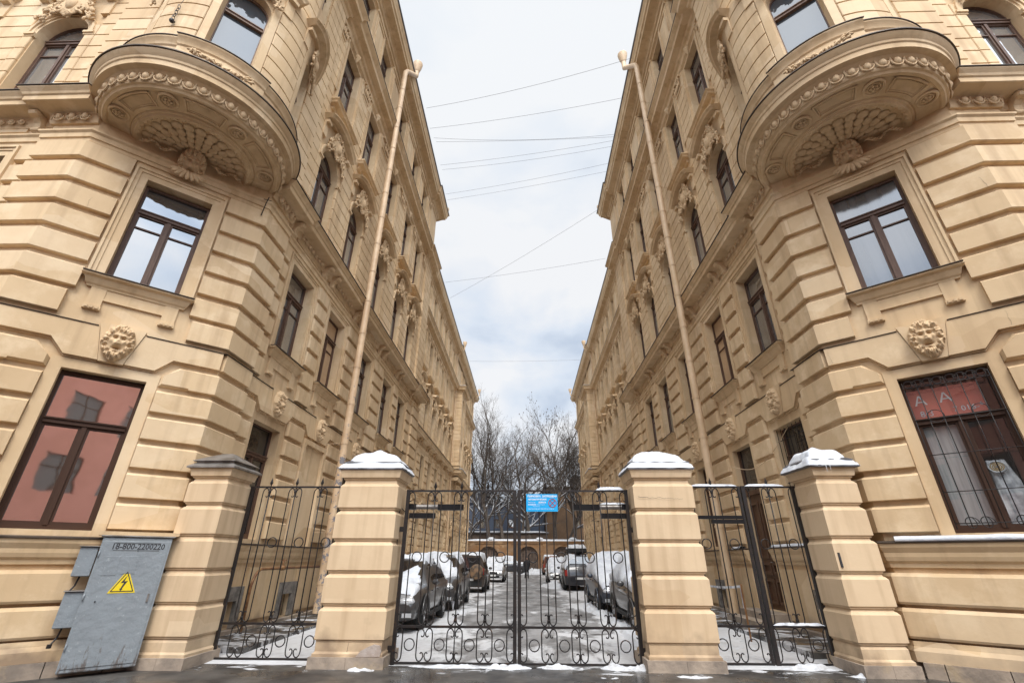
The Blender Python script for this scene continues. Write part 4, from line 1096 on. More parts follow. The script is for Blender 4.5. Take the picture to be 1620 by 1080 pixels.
# the yard between the buildings is gently uneven
rows = []
for j in range(120):
    y = 9.06+j*.55; rows.append([(x*.35, y, (.03*noise.noise(Vector((x*.3, y*.35, 0)))+.035*max(0, abs(x*.35)-2.2)*.5)*(min(1, (y-9.06)/.8))+.0) for x in range(-24, 25)])
g = MB(); g.grid(rows); struct(g.build('yard', GAL, smooth=True))
# raised pavements along the facades
for sx in (-1, 1):
    g = MB(); a, b = sorted((CXA+sx*5.1, CXA+sx*6.34)); rr = []
    g.box(a, b, 9.75, 26, -.02, .13); struct(g.build('pavement', GST))

# ------------------------------------------------------------------ gate pillars
def snowcap(mb, x0, x1, y0, y1, z, h, seed=1, n=16, edge=.05, crown=None):
    """soft drift of snow lying on a rectangle"""
    rng = random.Random(seed); P = []
    m = max(4, int(n*(y1-y0)/max(x1-x0, .01))); m = min(m, 40)
    for j in range(m+1):
        row = []
        for i in range(n+1):
            u = i/n; v = j/m; e_ = min(u, 1-u, v, 1-v)
            q = min(1, e_/.16); hh = h*(1-(1-q)**2)*(1+.28*noise.noise(Vector((u*4+seed, v*4, seed*.7))))
            if crown: hh += crown*(1-max(abs(u-.5), abs(v-.5))*2)
            wob = .025*noise.noise(Vector((u*7, v*7, seed)))
            row.append((x0+(x1-x0)*u+wob, y0+(y1-y0)*v+wob, z+max(0, hh)))
        P.append(row)
    mb.grid(P)
    b = [P[0][i] for i in range(n+1)]+[P[j][n] for j in range(1, m+1)]+[P[m][i] for i in range(n-1, -1, -1)]+[P[j][0] for j in range(m-1, 0, -1)]
    mb.add([(p[0], p[1], z-.004) for p in b]+b, [(i, (i+1) % len(b), len(b)+(i+1) % len(b), len(b)+i) for i in range(len(b))])
def ringprof(mb, cx, cy, prof):
    """square pier: profile [(half x, half y, z)]"""
    rows = [[(cx-a, cy-b, z), (cx+a, cy-b, z), (cx+a, cy+b, z), (cx-a, cy+b, z)] for a, b, z in prof]
    mb.grid(rows, close=True); mb.add(rows[-1], [(0, 1, 2, 3)]); mb.add(rows[0], [(0, 1, 2, 3)])
def pillar(name, cx, cy, hx, hy, label, snow=True, top=3.05, seed=1, metal=False, ov=.05):
    r = empty(name, (cx, cy, 0), label, 'pillar', 'rusticated pillars of the gateway')
    mb = MB(); a, b = hx, hy
    prof = [(a+.02, b+.02, .16), (a+.02, b+.02, .20), (a-.01, b-.01, .23), (a-.01, b-.01, .36)]
    zb = [.40, .92, 1.42, 1.93, 2.45]; zt = [.84, 1.34, 1.85, 2.37, 2.86]
    if ov > .055: zb = [.45, .94, 1.45, 1.99, 2.52]; zt = [.86, 1.36, 1.90, 2.43, 2.88]
    for z0, z1 in zip(zb, zt):
        prof += [(a-.035, b-.035, z0-.045), (a-.008, b-.008, z0-.035), (a-.008, b-.008, z0-.018), (a+.005, b+.005, z0-.012), (a+.018, b+.018, z0), (a+.018, b+.018, z1-.04), (a-.012, b-.012, z1), (a-.028, b-.028, z1+.006)]
        a -= .008; b -= .006
    prof += [(a-.03, b-.03, 2.93), (a+.0, b+.0, 2.95), (a+.0, b+.0, 2.97), (a+.03, b+.03, 2.98), (a+.045, b+.045, 3.06), (a+.06, b+.06, 3.10), (a+.06, b+.06, 3.12)]
    ringprof(mb, cx, cy, prof); mb.build('shaft', PIER, r)
    p = MB(); n = 2
    for i in range(n):
        x0 = cx-hx-.06+(2*hx+.12)*i/n; p.box(x0+(.004 if i else 0), x0+(2*hx+.12)/n, cy-hy-.06, cy+hy+.06, -.02, .16)
    p.build('stone_foot', STONE, r)
    c = MB(); e = hx+ov; ey = hy+ov
    ringprof(c, cx, cy, [(e, ey, 3.12), (e, ey, 3.15), (e-.10, ey-.10, 3.22), (e-.10, ey-.10, 3.25), (e-.05, ey-.05, 3.25), (e-.05, ey-.05, 3.262), (.10, .08, 3.45)])
    c.build('metal_cap', ZINC if metal else ROOF, r)
    if snow:
        s_ = MB(); snowcap(s_, cx-e-.012, cx+e+.012, cy-ey-.012, cy+ey+.012, 3.146, .17, seed, 28)
        snowcap(s_, cx-e+.10, cx+e-.10, cy-ey+.10, cy+ey-.10, 3.24, .15, seed+3, 28, crown=.17)
        s_.build('snow_cap', SNOW, r, True)
    return r
PL_L = pillar('gate_pillar', -2.925, 9.20, .56, .42, 'beige gate pillar capped with snow, left of the double gate', seed=2)
PL_R = pillar('gate_pillar', 2.515, 9.20, .56, .42, 'beige gate pillar capped with snow, right of the double gate', seed=5)
AT_L = pillar('gate_pillar', -5.87, 8.98, .385, .42, 'beige pillar with a bare metal cap against the left corner building', snow=False, metal=True, ov=.07)
AT_R = pillar('gate_pillar', 5.53, 8.98, .37, .42, 'beige pillar under a snow cap against the right corner building', seed=9, ov=.08)

# ------------------------------------------------------------------ wrought-iron gate
def ironbar(mb, path, r=.011): mb.tube(path, r, 6)
def scrollbar(mb, c, s, z0, z1, y, wd=.13, hook=.15):
    """one bent bar: scroll at the top beside the centre, straight leg, scroll at the bottom"""
    top = [(.062, -hook), (.050, -hook-.018), (.030, -hook-.016), (.014, -hook+.006), (.012, -hook+.04), (.022, -.045), (.045, -.014), (.072, -.004), (.100, -.014), (.121, -.045), (.130, -.09)]
    k = wd/.13
    pts = [(c+s*x*k, y, z1+z) for x, z in top]+[(c+s*x*k, y, z0-z) for x, z in reversed(top)]
    ironbar(mb, pts, .0105)
def ring(mb, c, z, y, r=.075): mb.tube([(c+r*cos(t*pi/10), y, z+r*sin(t*pi/10)) for t in range(21)], .010, 6, cap=False)
def spear(mb, c, z, y):
    mb.tube([(c, y, z), (c, y, z+.03), (c, y, z+.05), (c, y, z+.075), (c, y, z+.17)], .01, 4, radii=[.010, .012, .026, .030, .002])
    for s in (-1, 1): mb.tube([(c, y, z-.035), (c+s*.03, y, z-.05), (c+s*.045, y, z-.08)], .006, 5)
def ironwork(root, x0, x1, y, centres, zb=.03, zm=.55, zt=2.78, zr=1.63, post=.022, rings=True, lower_bars=None, z_ring_low=None, halves=True):
    fr = MB()
    for z, h in ((zb, .015), (zm, .018), (zt, .016)): fr.box(x0, x1, y-.018, y+.018, z-h, z+h)
    for x in (x0, x1): fr.box(x-post, x+post, y-post, y+post, 0.0, zt+.017)
    fr.build('frame', IRON, root)
    b = MB()
    cs = list(centres); lo, hi = x0+post, x1-post; sp = cs[1]-cs[0] if len(cs) > 1 else .51
    for c in cs:
        for s in (-1, 1):
            scrollbar(b, c, s, zm+.02, zt-.02, y); scrollbar(b, c, s, zb+.02, zm-.02, y, hook=.11)
        ironbar(b, [(c, y, zm), (c, y, zt)])
        b.box(c-.02, c+.02, y-.02, y+.02, zt-.11, zt-.085); b.box(c-.02, c+.02, y-.02, y+.02, zm+.085, zm+.11)
    for j, c in enumerate(cs):
        if j % 2 == 1: ironbar(b, [(c, y, zb), (c, y, zm)])
    if halves:
        if lo-(cs[0]-sp) > -.08 and lo-(cs[0]-sp) < .14:
            scrollbar(b, cs[0]-sp, 1, zm+.02, zt-.02, y); scrollbar(b, cs[0]-sp, 1, zb+.02, zm-.02, y, hook=.11)
        if (cs[-1]+sp)-hi > -.08 and (cs[-1]+sp)-hi < .14:
            scrollbar(b, cs[-1]+sp, -1, zm+.02, zt-.02, y); scrollbar(b, cs[-1]+sp, -1, zb+.02, zm-.02, y, hook=.11)
    b.build('bars', IRON, root, True)
    rg = [(cs[i]+cs[i+1])/2 for i in range(len(cs)-1)]+([cs[0]-sp/2, cs[-1]+sp/2])
    for c in rg:
        if lo+.09 < c < hi-.09:
            m = MB(); ring(m, c, zr, y, .122 if False else .085); m.build('ring', IRON, root, True)
            m = MB(); ring(m, c, (zb+zm)/2, y, .085); m.build('ring', IRON, root, True)
    for c in cs:
        m = MB(); spear(m, c, zt+.01, y); m.build('spearhead', IRON, root)
GY = 9.12
gl_ = empty('gate_leaf', (-2.26, GY, 0), 'left leaf of the black wrought-iron double gate', 'gate', 'leaves of the wrought-iron gate')
ironwork(gl_, -2.26, -.21, GY, [-1.745, -1.235, -.725], post=.03)
gr_ = empty('gate_leaf', (1.90, GY, 0), 'right leaf of the black wrought-iron double gate, carrying the blue notice', 'gate', 'leaves of the wrought-iron gate')
ironwork(gr_, -.13, 1.90, GY, [.375, .885, 1.395], post=.03)
lk = MB(); lk.box(-.24, -.19, GY-.035, GY+.035, .78, 1.12); lk.build('lock_box', IRON, gl_)
hg = MB()
for z in (.18, 2.05): hg.box(-2.36, -2.26, GY-.02, GY+.02, z, z+.09)
hg.build('hinge', IRON, gl_)
hg = MB()
for z in (.18, 2.05): hg.box(1.90, 1.99, GY-.02, GY+.02, z, z+.09)
hg.build('hinge', IRON, gr_)
sf = empty('iron_fence', (-4.6, 9.33, 0), 'wrought-iron fence panel between the left pillars', 'fence')
ironwork(sf, -5.46, -3.50, 9.33, [-5.10, -4.58, -4.07], zt=2.88, zm=.55, zr=1.87, post=.025)
sg = empty('iron_fence', (3.6, 9.33, 0), 'wrought-iron panel beside the right gate pillar, with a dark crossbar', 'fence')
ironwork(sg, 3.06, 4.12, 9.33, [3.60], zt=2.88, zm=.57, zr=1.87, post=.02)
cb = MB(); cb.box(3.08, 4.1, 9.30, 9.36, 2.30, 2.36); cb.box(3.5, 4.1, 9.29, 9.36, 2.22, 2.29); cb.build('crossbar', IRONB, sg)
wk = empty('wicket_gate', (5.2, 9.33, 0), 'narrow iron wicket gate with snow on its rails, right of the fence panel', 'gate')
ironwork(wk, 4.20, 5.16, 9.33, [4.68], zt=2.88, zm=.57, zr=1.87, post=.035)
lm = MB(); lm.box(5.17, 5.26, 9.28, 9.36, 2.05, 2.30); lm.box(5.22, 5.32, 9.30, 9.34, 1.78, 2.05); lm.box(5.17, 5.27, 9.28, 9.36, .45, .62); lm.build('latch', IRON, wk)
for (a, b, z, root, sd_) in ((3.2, 4.1, 2.897, sg, 1), (4.25, 5.0, 2.897, wk, 2), (4.25, 5.12, .589, wk, 4)):
    m = MB(); snowcap(m, a, b, 9.305, 9.355, z, .035, sd_, 30); m.build('snow_strip', SNOW, root, True)
m = MB(); snowcap(m, 1.35, 1.86, GY-.022, GY+.022, 2.797, .05, 6, 30); m.build('snow_strip', SNOW, gr_, True)
def opener(x0, x1, x2, s, label):
    r = empty('gate_opener', (x0, GY+.12, 2.5), label, 'gate opener', 'automatic gate arms')
    m = MB(); m.tube([(x0+s*.12, GY+.11, 2.5), (x0+s*.60, GY+.11, 2.5)], .045, 14); m.build('cylinder', ZINC, r, True, angle=40)
    m = MB(); m.box(*sorted((x0, x0+s*.14)), GY+.05, GY+.17, 2.45, 2.55); m.build('rear_bracket', IRONB, r); m = MB(); m.box(*sorted((x0+s*.56, x1)), GY+.06, GY+.16, 2.44, 2.545); m.build('housing', IRONB, r)
    m = MB(); m.box(*sorted((x0+s*.03, x2)), GY+.03, GY+.07, 2.29, 2.385); m.build('mounting_plate', IRONB, r)
    m = MB(); m.tube([(x0-s*.06, GY+.14, 2.40), (x0-s*.14, GY+.05, 2.48), (x0-s*.16, GY, 2.36), (x0-s*.12, GY-.02, 1.7), (x0-s*.2, GY-.02, 1.5)], .009, 5); m.build('cable', BLACK, r, True)
    return r
opener(-2.25, -1.20, -1.72, 1, 'dark automatic opener arm on the left gate leaf')
r_ = opener(1.95, .88, 1.40, -1, 'dark automatic opener arm with snow on it, on the right gate leaf')
m = MB(); snowcap(m, 1.42, 1.9, GY+.07, GY+.15, 2.548, .03, 8, 20); m.build('snow_strip', SNOW, r_, True)

# ------------------------------------------------------------------ lettering helper
def text(name, body, x, y, z, size, m, parent, sx=1.0, align='LEFT', rz=0, ext=.001, rx=pi/2, bold=0):
    cu = bpy.data.curves.new(name, 'FONT'); cu.body = body; cu.size = size; cu.align_x = align; cu.extrude = ext; cu.resolution_u = 2; cu.offset = bold
    ob = bpy.data.objects.new(name, cu); COL.objects.link(ob); bpy.context.view_layer.update()
    me = bpy.data.meshes.new_from_object(ob.evaluated_get(bpy.context.evaluated_depsgraph_get()))
    bpy.data.objects.remove(ob); me.materials.clear(); me.materials.append(m)
    o = bpy.data.objects.new(name, me); link(o, parent)
    q = Vector((x, y, z))-(ROOT[parent.name] if parent is not None else Vector((0, 0, 0)))
    o.location = q; o.rotation_euler = (rx, 0, rz); o.scale = (sx, 1, 1)
    return o
# blue notice
sn = empty('notice_sign', (.30, 9.06, 2.41), 'bright blue parking notice with white lettering, wired to the gate', 'sign')
m = MB(); m.box(.005, .595, 9.058, 9.066, 2.405, 2.715); m.build('panel', BLUE, sn)
m = MB(); m.box(.10, .12, 9.066, 9.10, 2.62, 2.64); m.box(.48, .50, 9.066, 9.10, 2.62, 2.64); m.build('wire_tie', IRON, sn)
yt = 9.0555
text('lettering', 'ПАРКОВКА  ЗАПРЕЩЕНА', .032, yt, 2.660, .046, WHITE, sn, .98, bold=.0012)
text('lettering', 'АВТОМАТИЧЕСКИЕ', .038, yt, 2.606, .038, WHITE, sn, .95, bold=.0012)
text('lettering', 'ВОРОТА', .238, yt, 2.552, .038, WHITE, sn, .9, bold=.0012)
text('lettering', 'Въезд на', .040, yt, 2.556, .028, WHITE, sn, 1.1)
m = MB(); m.box(.038, .19, yt, yt+.001, 2.520, 2.531); m.build('underline', WHITE, sn)
text('lettering', 'территорию', .20, yt, 2.518, .024, LBLUE, sn, 1.1)
text('lettering', 'только по', .13, yt, 2.487, .024, LBLUE, sn, 1.15)
text('lettering', 'пропускам для автотранспорта', .038, yt, 2.442, .031, LBLUE, sn, 1.02)
m = MB(); cx, cz = .498, 2.555
m.tube([(cx+.072*cos(t*pi/16), yt, cz+.072*sin(t*pi/16)) for t in range(33)], .0065, 6, cap=False)
for a in (pi/4, 3*pi/4): m.tube([(cx-.07*cos(a), yt, cz-.07*sin(a)), (cx+.07*cos(a), yt, cz+.07*sin(a))], .0065, 6)
m.build('no_stopping_symbol', REDR, sn)

# ------------------------------------------------------------------ electric cabinet
ec = empty('electric_cabinet', (-6.3, 8.0, .06), 'tall grey metal electric cabinet with a yellow warning triangle, against the left corner', 'cabinet')
def bevbox(mb, x0, x1, y0, y1, z0, z1, b=.008):
    ringprof(mb, (x0+x1)/2, (y0+y1)/2, [((x1-x0)/2-b, (y1-y0)/2-b, z0), ((x1-x0)/2, (y1-y0)/2, z0+b), ((x1-x0)/2, (y1-y0)/2, z1-b), ((x1-x0)/2-b, (y1-y0)/2-b, z1)])
m = MB(); bevbox(m, -6.86, -5.76, 7.90, 8.34, .07, 1.90, .012); m.build('body', CAB, ec)
m = MB(); bevbox(m, -6.82, -5.80, 7.885, 7.899, .12, 1.845, .006); m.build('door', CAB, ec)
m = MB(); bevbox(m, -6.90, -5.72, 7.86, 8.36, 1.905, 1.925, .004); m.build('top_sheet', ZINC, ec)
m = MB(); m.box(-6.95, -5.66, 7.93, 8.40, 1.93, 1.985); m.build('mortar_ledge', PL, ec)
for q, (x0, x1, z0, z1) in enumerate(((-6.72, -6.50, 1.34, 1.62), (-6.43, -6.22, 1.36, 1.62))):
    m = MB(); bevbox(m, x0, x1, 7.876, 7.884, z0, z1, .003); m.build('painted_notice', CAB, ec)
m = MB(); t0 = (-6.40, 1.16)
tri = [(-6.53, 1.09), (-6.11, 1.09), (-6.32, 1.43)]
m = MB(); m.add([(x, 7.878, z) for x, z in tri]+[(x, 7.884, z) for x, z in tri], [(0, 1, 2), (0, 1, 4, 3), (1, 2, 5, 4), (2, 0, 3, 5)]); m.build('warning_triangle', YEL, ec)
def insetp(p, k): c = (sum(a for a, b in p)/3, sum(b for a, b in p)/3); return [(c[0]+(a-c[0])*k, c[1]+(b-c[1])*k) for a, b in p]
m = MB(); A_, B_ = insetp(tri, .86), insetp(tri, .74)
m.add([(x, 7.8755, z) for x, z in A_]+[(x, 7.8755, z) for x, z in B_], [(i, (i+1) % 3, 3+(i+1) % 3, 3+i) for i in range(3)])
bolt = [(-6.30, 1.345), (-6.375, 1.23), (-6.325, 1.235), (-6.355, 1.15), (-6.37, 1.155), (-6.345, 1.115), (-6.315, 1.15), (-6.33, 1.15), (-6.275, 1.26), (-6.325, 1.255)]
m.add([(x, 7.8755, z) for x, z in bolt], [tuple(range(10))])
m.build('triangle_marking', GREY, ec)
text('stencilled_number', '18-800-2200220', -6.70, 7.8815, 1.722, .125, GREY, ec, 1.02, bold=.0022)
m = MB(); m.box(-6.66, -5.93, 7.8835, 7.8845, 1.80, 1.82); m.box(-6.66, -5.93, 7.8835, 7.8845, 1.695, 1.71); m.build('stencil_smudge', mat('stencil_smear', (.10, .11, .115), .6), ec)
m = MB(); m.tube([(-6.66, 7.88, .98), (-6.66, 7.87, .98)], .012, 8); m.tube([(-6.27, 7.88, 1.70), (-6.27, 7.87, 1.70)], .009, 8); m.build('keyhole', BLACK, ec)
set_corner(-1)
cang = math.atan2(P1[1]-P0[1], P0[0]-P1[0])
def corner_pt(s_, d, z=0): return Vector(BL.tf(FC.p(s_, z, d)))
ec.rotation_euler = (0, 0, cang); ec.scale = (.845, .62, 1.0)
_o = Vector((-6.30+6.31, 8.0-7.9, .06)); _o = Vector((_o.x*.845, _o.y*.62, _o.z)); _o.rotate(Matrix.Rotation(cang, 3, 'Z'))
ec.location = corner_pt(2.96, .42)+_o
for (s0, s1, z0, z1, lb) in ((2.26, 2.48, 1.33, 1.75, 'upper small grey meter box left of the tall cabinet'), (2.27, 2.50, .64, 1.12, 'lower small grey meter box left of the tall cabinet')):
    r = empty('meter_box', (0, 0, 0), lb, 'meter box', 'small boxes beside the electric cabinet')
    w = s1-s0
    m = MB(); bevbox(m, 0, w, 0, .2, z0, z1, .01); m.build('case', CAB, r)
    m = MB(); bevbox(m, -.02, w+.02, -.03, .21, z1+.002, z1+.016, .004); m.build('lid', ZINC, r)
    m = MB(); m.tube([(w/2, .1, z0), (w/2-.02, .1, z0-.13), (w/2-.07, .06, z0-.22)], .014, 6); m.tube([(w/2-.07, .06, z0-.20), (w/2-.07, .06, z0-.25)], .03, 8); m.build('cable', IRON, r)
    r.location = corner_pt(s0, .36); r.rotation_euler = (0, 0, cang)

# ------------------------------------------------------------------ grille, banner and room behind the right shop window
set_corner(1)
def RP(s_, z, d): return BRt.tf(FC.p(s_, z, d))
rc = CC
# in the photograph the left jamb of this window is the alley side, i.e. large s
gr = MB()
hw = .58
def GP(x, z, d=.03): return RP(rc-x, z, d)            # x to the right as seen from the street
for x in [-.57, -.38, -.19, 0, .19, .38, .57]: gr.tube([GP(x, 2.06), GP(x, 4.52)], .0075, 5)
for z in (2.14, 2.62, 3.22, 3.82, 4.40): gr.tube([GP(-hw, z, .038), GP(hw, z, .038)], .0075, 5)
for x in (-.285, .285): gr.tube([GP(x+.11*cos(t*pi/10), 3.86+.11*sin(t*pi/10), .035) for t in range(21)], .007, 5, cap=False)
for x in (-.42, -.15, .15, .42):
    for k in (-1, 1): gr.tube([GP(x+k*.065+.075*cos(t*pi/8)*(1-.02*t), 4.47+.075*sin(t*pi/8)*(1-.02*t), .035) for t in range(19)], .007, 5)
for x in (-.28, .30):
    for k in (-1, 1): gr.tube([GP(x+k*.09+.09*cos(t*pi/8)*(1-.025*t), 2.15+.08*sin(t*pi/8), .035) for t in range(20)], .007, 5)
gro = gr.build('window_grille', IRON, BRt.root, True)
rm = MB()
for a, b in (((-.75, -1.3), (.75, -1.3)), ((-.75, -.30), (-.75, -1.3)), ((.75, -.30), (.75, -1.3))):
    rm.quad(GP(a[0], 1.9, a[1]), GP(b[0], 1.9, b[1]), GP(b[0], 4.75, b[1]), GP(a[0], 4.75, a[1]))
for z in (1.9, 4.75): rm.quad(GP(-.75, z, -.3), GP(.75, z, -.3), GP(.75, z, -1.3), GP(-.75, z, -1.3))
rm.build('shop_room', INTER, BRt.root)
m = MB(); m.quad(GP(-.56, 3.80, -.25), GP(.40, 3.80, -.25), GP(.40, 4.42, -.25), GP(-.56, 4.42, -.25)); bn = m.build('banner', REDS, BRt.root)
bang = math.atan2((Vector(GP(1, 0))-Vector(GP(0, 0))).y, (Vector(GP(1, 0))-Vector(GP(0, 0))).x)
def btext(body, x, z, size, m_, sx=1, d=-.244): 
    q = GP(x, z, d); return text('banner_lettering', body, q[0], q[1], q[2], size, m_, BRt.root, sx, rz=bang)
btext('А  А', -.50, 4.14, .24, WHITE, 1.15); btext('8(3', -.47, 3.93, .15, CLOTHW, .95); btext('7 016-', -.02, 3.95, .13, CLOTHW, 1.0); btext('6', .33, 4.0, .10, CLOTHW)
m = MB(); m.quad(GP(-.56, 2.08, -.215), GP(-.04, 2.08, -.215), GP(-.04, 3.76, -.215), GP(-.56, 3.76, -.215)); m.build('blind', CURT, BRt.root)
m = MB(); P = []
for j in range(13):
    z = 2.08+j*.085; P.append([GP(.10+i*.045*(1-.5*j/12), z, -.26+.025*sin(i*1.7+j*.6)-.05*((j-6)/6.)**2) for i in range(11)])
m.grid(P); m.build('white_drapery', CLOTHW, BRt.root, True)
m = MB(); 
for r0 in (.03, .055, .08): m.tube([GP(.20+r0*cos(t*pi/8), 2.98+r0*.8*sin(t*pi/8), -.215) for t in range(17)], .008, 5, cap=False)
m.build('wicker_plate', WICK, BRt.root, True)
m = MB(); m.tube([GP(.20+.105*cos(t*pi/10), 2.98+.085*sin(t*pi/10), -.215) for t in range(21)], .014, 6, cap=False); m.build('plate_rim', CLOTHW, BRt.root, True)
# snow on the right window ledge band and the left zinc strip
m = MB()
P = []
for i in range(60):
    q = i/59; pa = FC.p(-.2+ (LC-.55+.2)*q, 0, .0); h = .05*(1+.35*noise.noise(Vector((q*9, 0, 3)))); row = []
    a = -.2+(LC-.15+.2)*q
    for d, z in ((.02, 1.915), (.02, 1.915+h), (.12, 1.915+h*1.1), (.20, 1.915+h*.8), (.222, 1.90), (.20, 1.885)): row.append(BRt.tf(FC.p(a, z, d)))
    P.append(row)
m.grid(P); m.build('ledge_snow', SNOW, BRt.root, True)
# door, step, barred window on the right alley side
q = 8.70+AYn[1]
dr = MB(); boxF(dr, FAr, AYn[1]-.6, AYn[1]+.6, .42, 3.3, -.28, -.22)
for a, b in ((AYn[1]-.52, AYn[1]-.04), (AYn[1]+.04, AYn[1]+.52)):
    for z0, z1 in ((.55, 1.15), (1.25, 1.55), (1.65, 3.1)): panelframe(dr, FAr, a, b, z0, z1, -.22)
do = BRt.part(dr, 'door', DOORM); do['label'] = 'dark brown panelled door on the alley side'
m = MB(); m.tube([FAr.p(AYn[1]-.08, 1.55, -.2), FAr.p(AYn[1]-.08, 1.55, -.12), FAr.p(AYn[1]-.18, 1.55, -.12)], .012, 6); BRt.part(m, 'handle', ZINC, parent=do)
m = MB(); quadF(m, FAr, AYn[1]-.6, AYn[1]+.6, 3.42, 4.62, -.2); BRt.part(m, 'transom_pane', G_DARK, parent=do)
m = MB(); boxF(m, FAr, AYn[1]-.6, AYn[1]+.6, 3.3, 3.42, -.28, -.15); boxF(m, FAr, AYn[1]-.6, AYn[1]-.52, 3.42, 4.62, -.25, -.15); boxF(m, FAr, AYn[1]+.52, AYn[1]+.6, 3.42, 4.62, -.25, -.15); BRt.part(m, 'door_frame', DOORM, parent=do)
m = MB(); boxF(m, FAr, AYn[1]-.9, AYn[1]+.9, .13, .42, 0, .55); boxF(m, FAr, AYn[1]-.9, AYn[1]+.9, .13, .27, .55, .9); BRt.part(m, 'door_step', STONE)
m = MB()
for k in range(7): m.tube([FAr.p(AYn[0]-.54+k*.18, 2.05, -.03), FAr.p(AYn[0]-.54+k*.18, 4.58, -.03)], .009, 5)
for z in (2.4, 3.3, 4.3): m.tube([FAr.p(AYn[0]-.6, z, -.025), FAr.p(AYn[0]+.6, z, -.025)], .009, 5)
BRt.part(m, 'window_grille', IRON)
for F_, a0, a1 in ((FAr, 1.1, AYn[1]-.95), (FAr, AYn[1]+.95, 6.6)):
    m = MB(); P = []
    for i in range(30):
        a = a0+(a1-a0)*i/29; h = .04*(1+.4*noise.noise(Vector((a*3, 0, 9))))
        P.append([BRt.tf(F_.p(a, z, d)) for d, z in ((.02, 1.915), (.03, 1.915+h), (.15, 1.915+h), (.21, 1.90), (.20, 1.885))])
    m.grid(P); m.build('ledge_snow', SNOW, BRt.root, True)
# gas pipe on the left alley wall
gp = empty('gas_pipe', (-6.3, 12.1, 0), 'rusty ochre gas pipe bending along the left wall behind the fence', 'pipe')
m = MB(); pts = [(-6.16, 11.35, .1), (-6.16, 11.35, .95)]+[(-6.16, 11.35+.35*(1-cos(t)), .95+.42*sin(t)) for t in [pi/2*i/6 for i in range(1, 7)]]+[(-6.16, 15.2, 1.38)]
m.tube(pts, .032, 8); m.build('pipe', RUST, gp, True)
m = MB(); m.tube([(-6.16, 12.6, 1.38), (-6.16, 12.75, 1.38)], .06, 8); m.tube([(-6.16, 12.67, 1.38), (-6.16, 12.67, 1.55)], .02, 6); m.tube([(-6.22, 12.67, 1.55), (-6.10, 12.67, 1.55)], .02, 6); m.build('valve', RUST, gp, True)
# barrier tape behind the right fence
bt = empty('barrier_tape', (4.9, 14, .9), 'pale barrier tape strung along the right wall behind the wicket', 'tape')
m = MB(); P = []
for i in range(40):
    t = i/39; x = 4.75+.9*t*0+.3*t; y = 11.6+4.6*t; z = 1.05-.10*4*t*(1-t); P.append([(x, y, z), (x+.002, y, z+.05)])
m.grid(P); m.build('tape', CLOTHW, bt)
m = MB(); m.tube([(4.75, 11.6, 1.1), (4.75, 11.62, .7), (4.77, 11.62, .62)], .02, 5); m.build('tape_end', CLOTHW, bt)
for y_ in (11.58, 16.22): m = MB(); m.tube([(4.75 if y_ < 12 else 5.05, y_, 0), (4.75 if y_ < 12 else 5.05, y_, 1.12)], .02, 6); m.build('post', RUST, bt)

# ------------------------------------------------------------------ building across the street (seen in the reflections)
PKP = mat('grey_window', (.22, .21, .21), .5)
pk = empty('pink_house', (0, -13, 0), 'pink plastered house across the street, seen only as a reflection in the left shop window', 'building')
m = MB(); FP = Fr((-26, -13), (1, 0), (0, 1)); ax = [2.2+3.4*i for i in range(15)]
wall(m, FP, 0, 52, 0, 12.5, [(a-1.0, a+1.0, z, z+2.0, 0) for a in ax for z in (1.2, 4.8, 8.4)], rev=.2)
m.build('wall', PINK, pk)
m = MB(); m.box(-26.4, 26.4, -20, -12.5, 12.5, 12.9); m.build('roof', ROOF, pk)
for a in ax:
    for z in (1.2, 4.8, 8.4):
        f = MB(); x = -26+a
        f.box(x-1., x-.92, -13.2, -13.12, z, z+2); f.box(x+.92, x+1., -13.2, -13.12, z, z+2); f.box(x-.04, x+.04, -13.2, -13.12, z, z+2); f.box(x-.92, x+.92, -13.2, -13.12, z+1.3, z+1.36)
        o = f.build('window', WOODL, pk); g = MB(); g.quad((x-.95, -13.16, z), (x+.95, -13.16, z), (x+.95, -13.16, z+2), (x-.95, -13.16, z+2)); g.build('pane', PKP, o)

# ------------------------------------------------------------------ cars
def carpaint(name, col, metal=.3): return mat(name, col, .32, metal=metal, coat=.6, var=tuple(c*.75+.02 for c in col), vscale=3)
C_GREY = carpaint('grey_car_paint', (.055, .052, .052)); C_DARK = carpaint('dark_car_paint', (.022, .022, .026)); C_BLUE = carpaint('slate_car_paint', (.045, .055, .075))
C_SILV = carpaint('silver_car_paint', (.30, .30, .30), .5); C_WHITE = carpaint('white_car_paint', (.55, .55, .55), 0); C_BROWN = carpaint('brown_car_paint', (.16, .06, .028)); C_OLIVE = carpaint('brown_black_car_paint', (.06, .045, .035))
HEADL = mat('headlamp', (.6, .62, .64), .15, metal=.4); TAIL = mat('tail_lamp', (.28, .02, .015), .3); TRIM = mat('black_trim', (.018, .018, .018), .7); PLATE = mat('number_plate', (.6, .6, .58), .5)
def prof_lerp(tab, x):
    for (a, b) in zip(tab[:-1], tab[1:]):
        if a[0] <= x <= b[0]:
            t = (x-a[0])/max(b[0]-a[0], 1e-6); t = t*t*(3-2*t) if False else t
            return [a[i]+(b[i]-a[i])*t for i in range(1, len(a))]
    return list(tab[-1][1:])
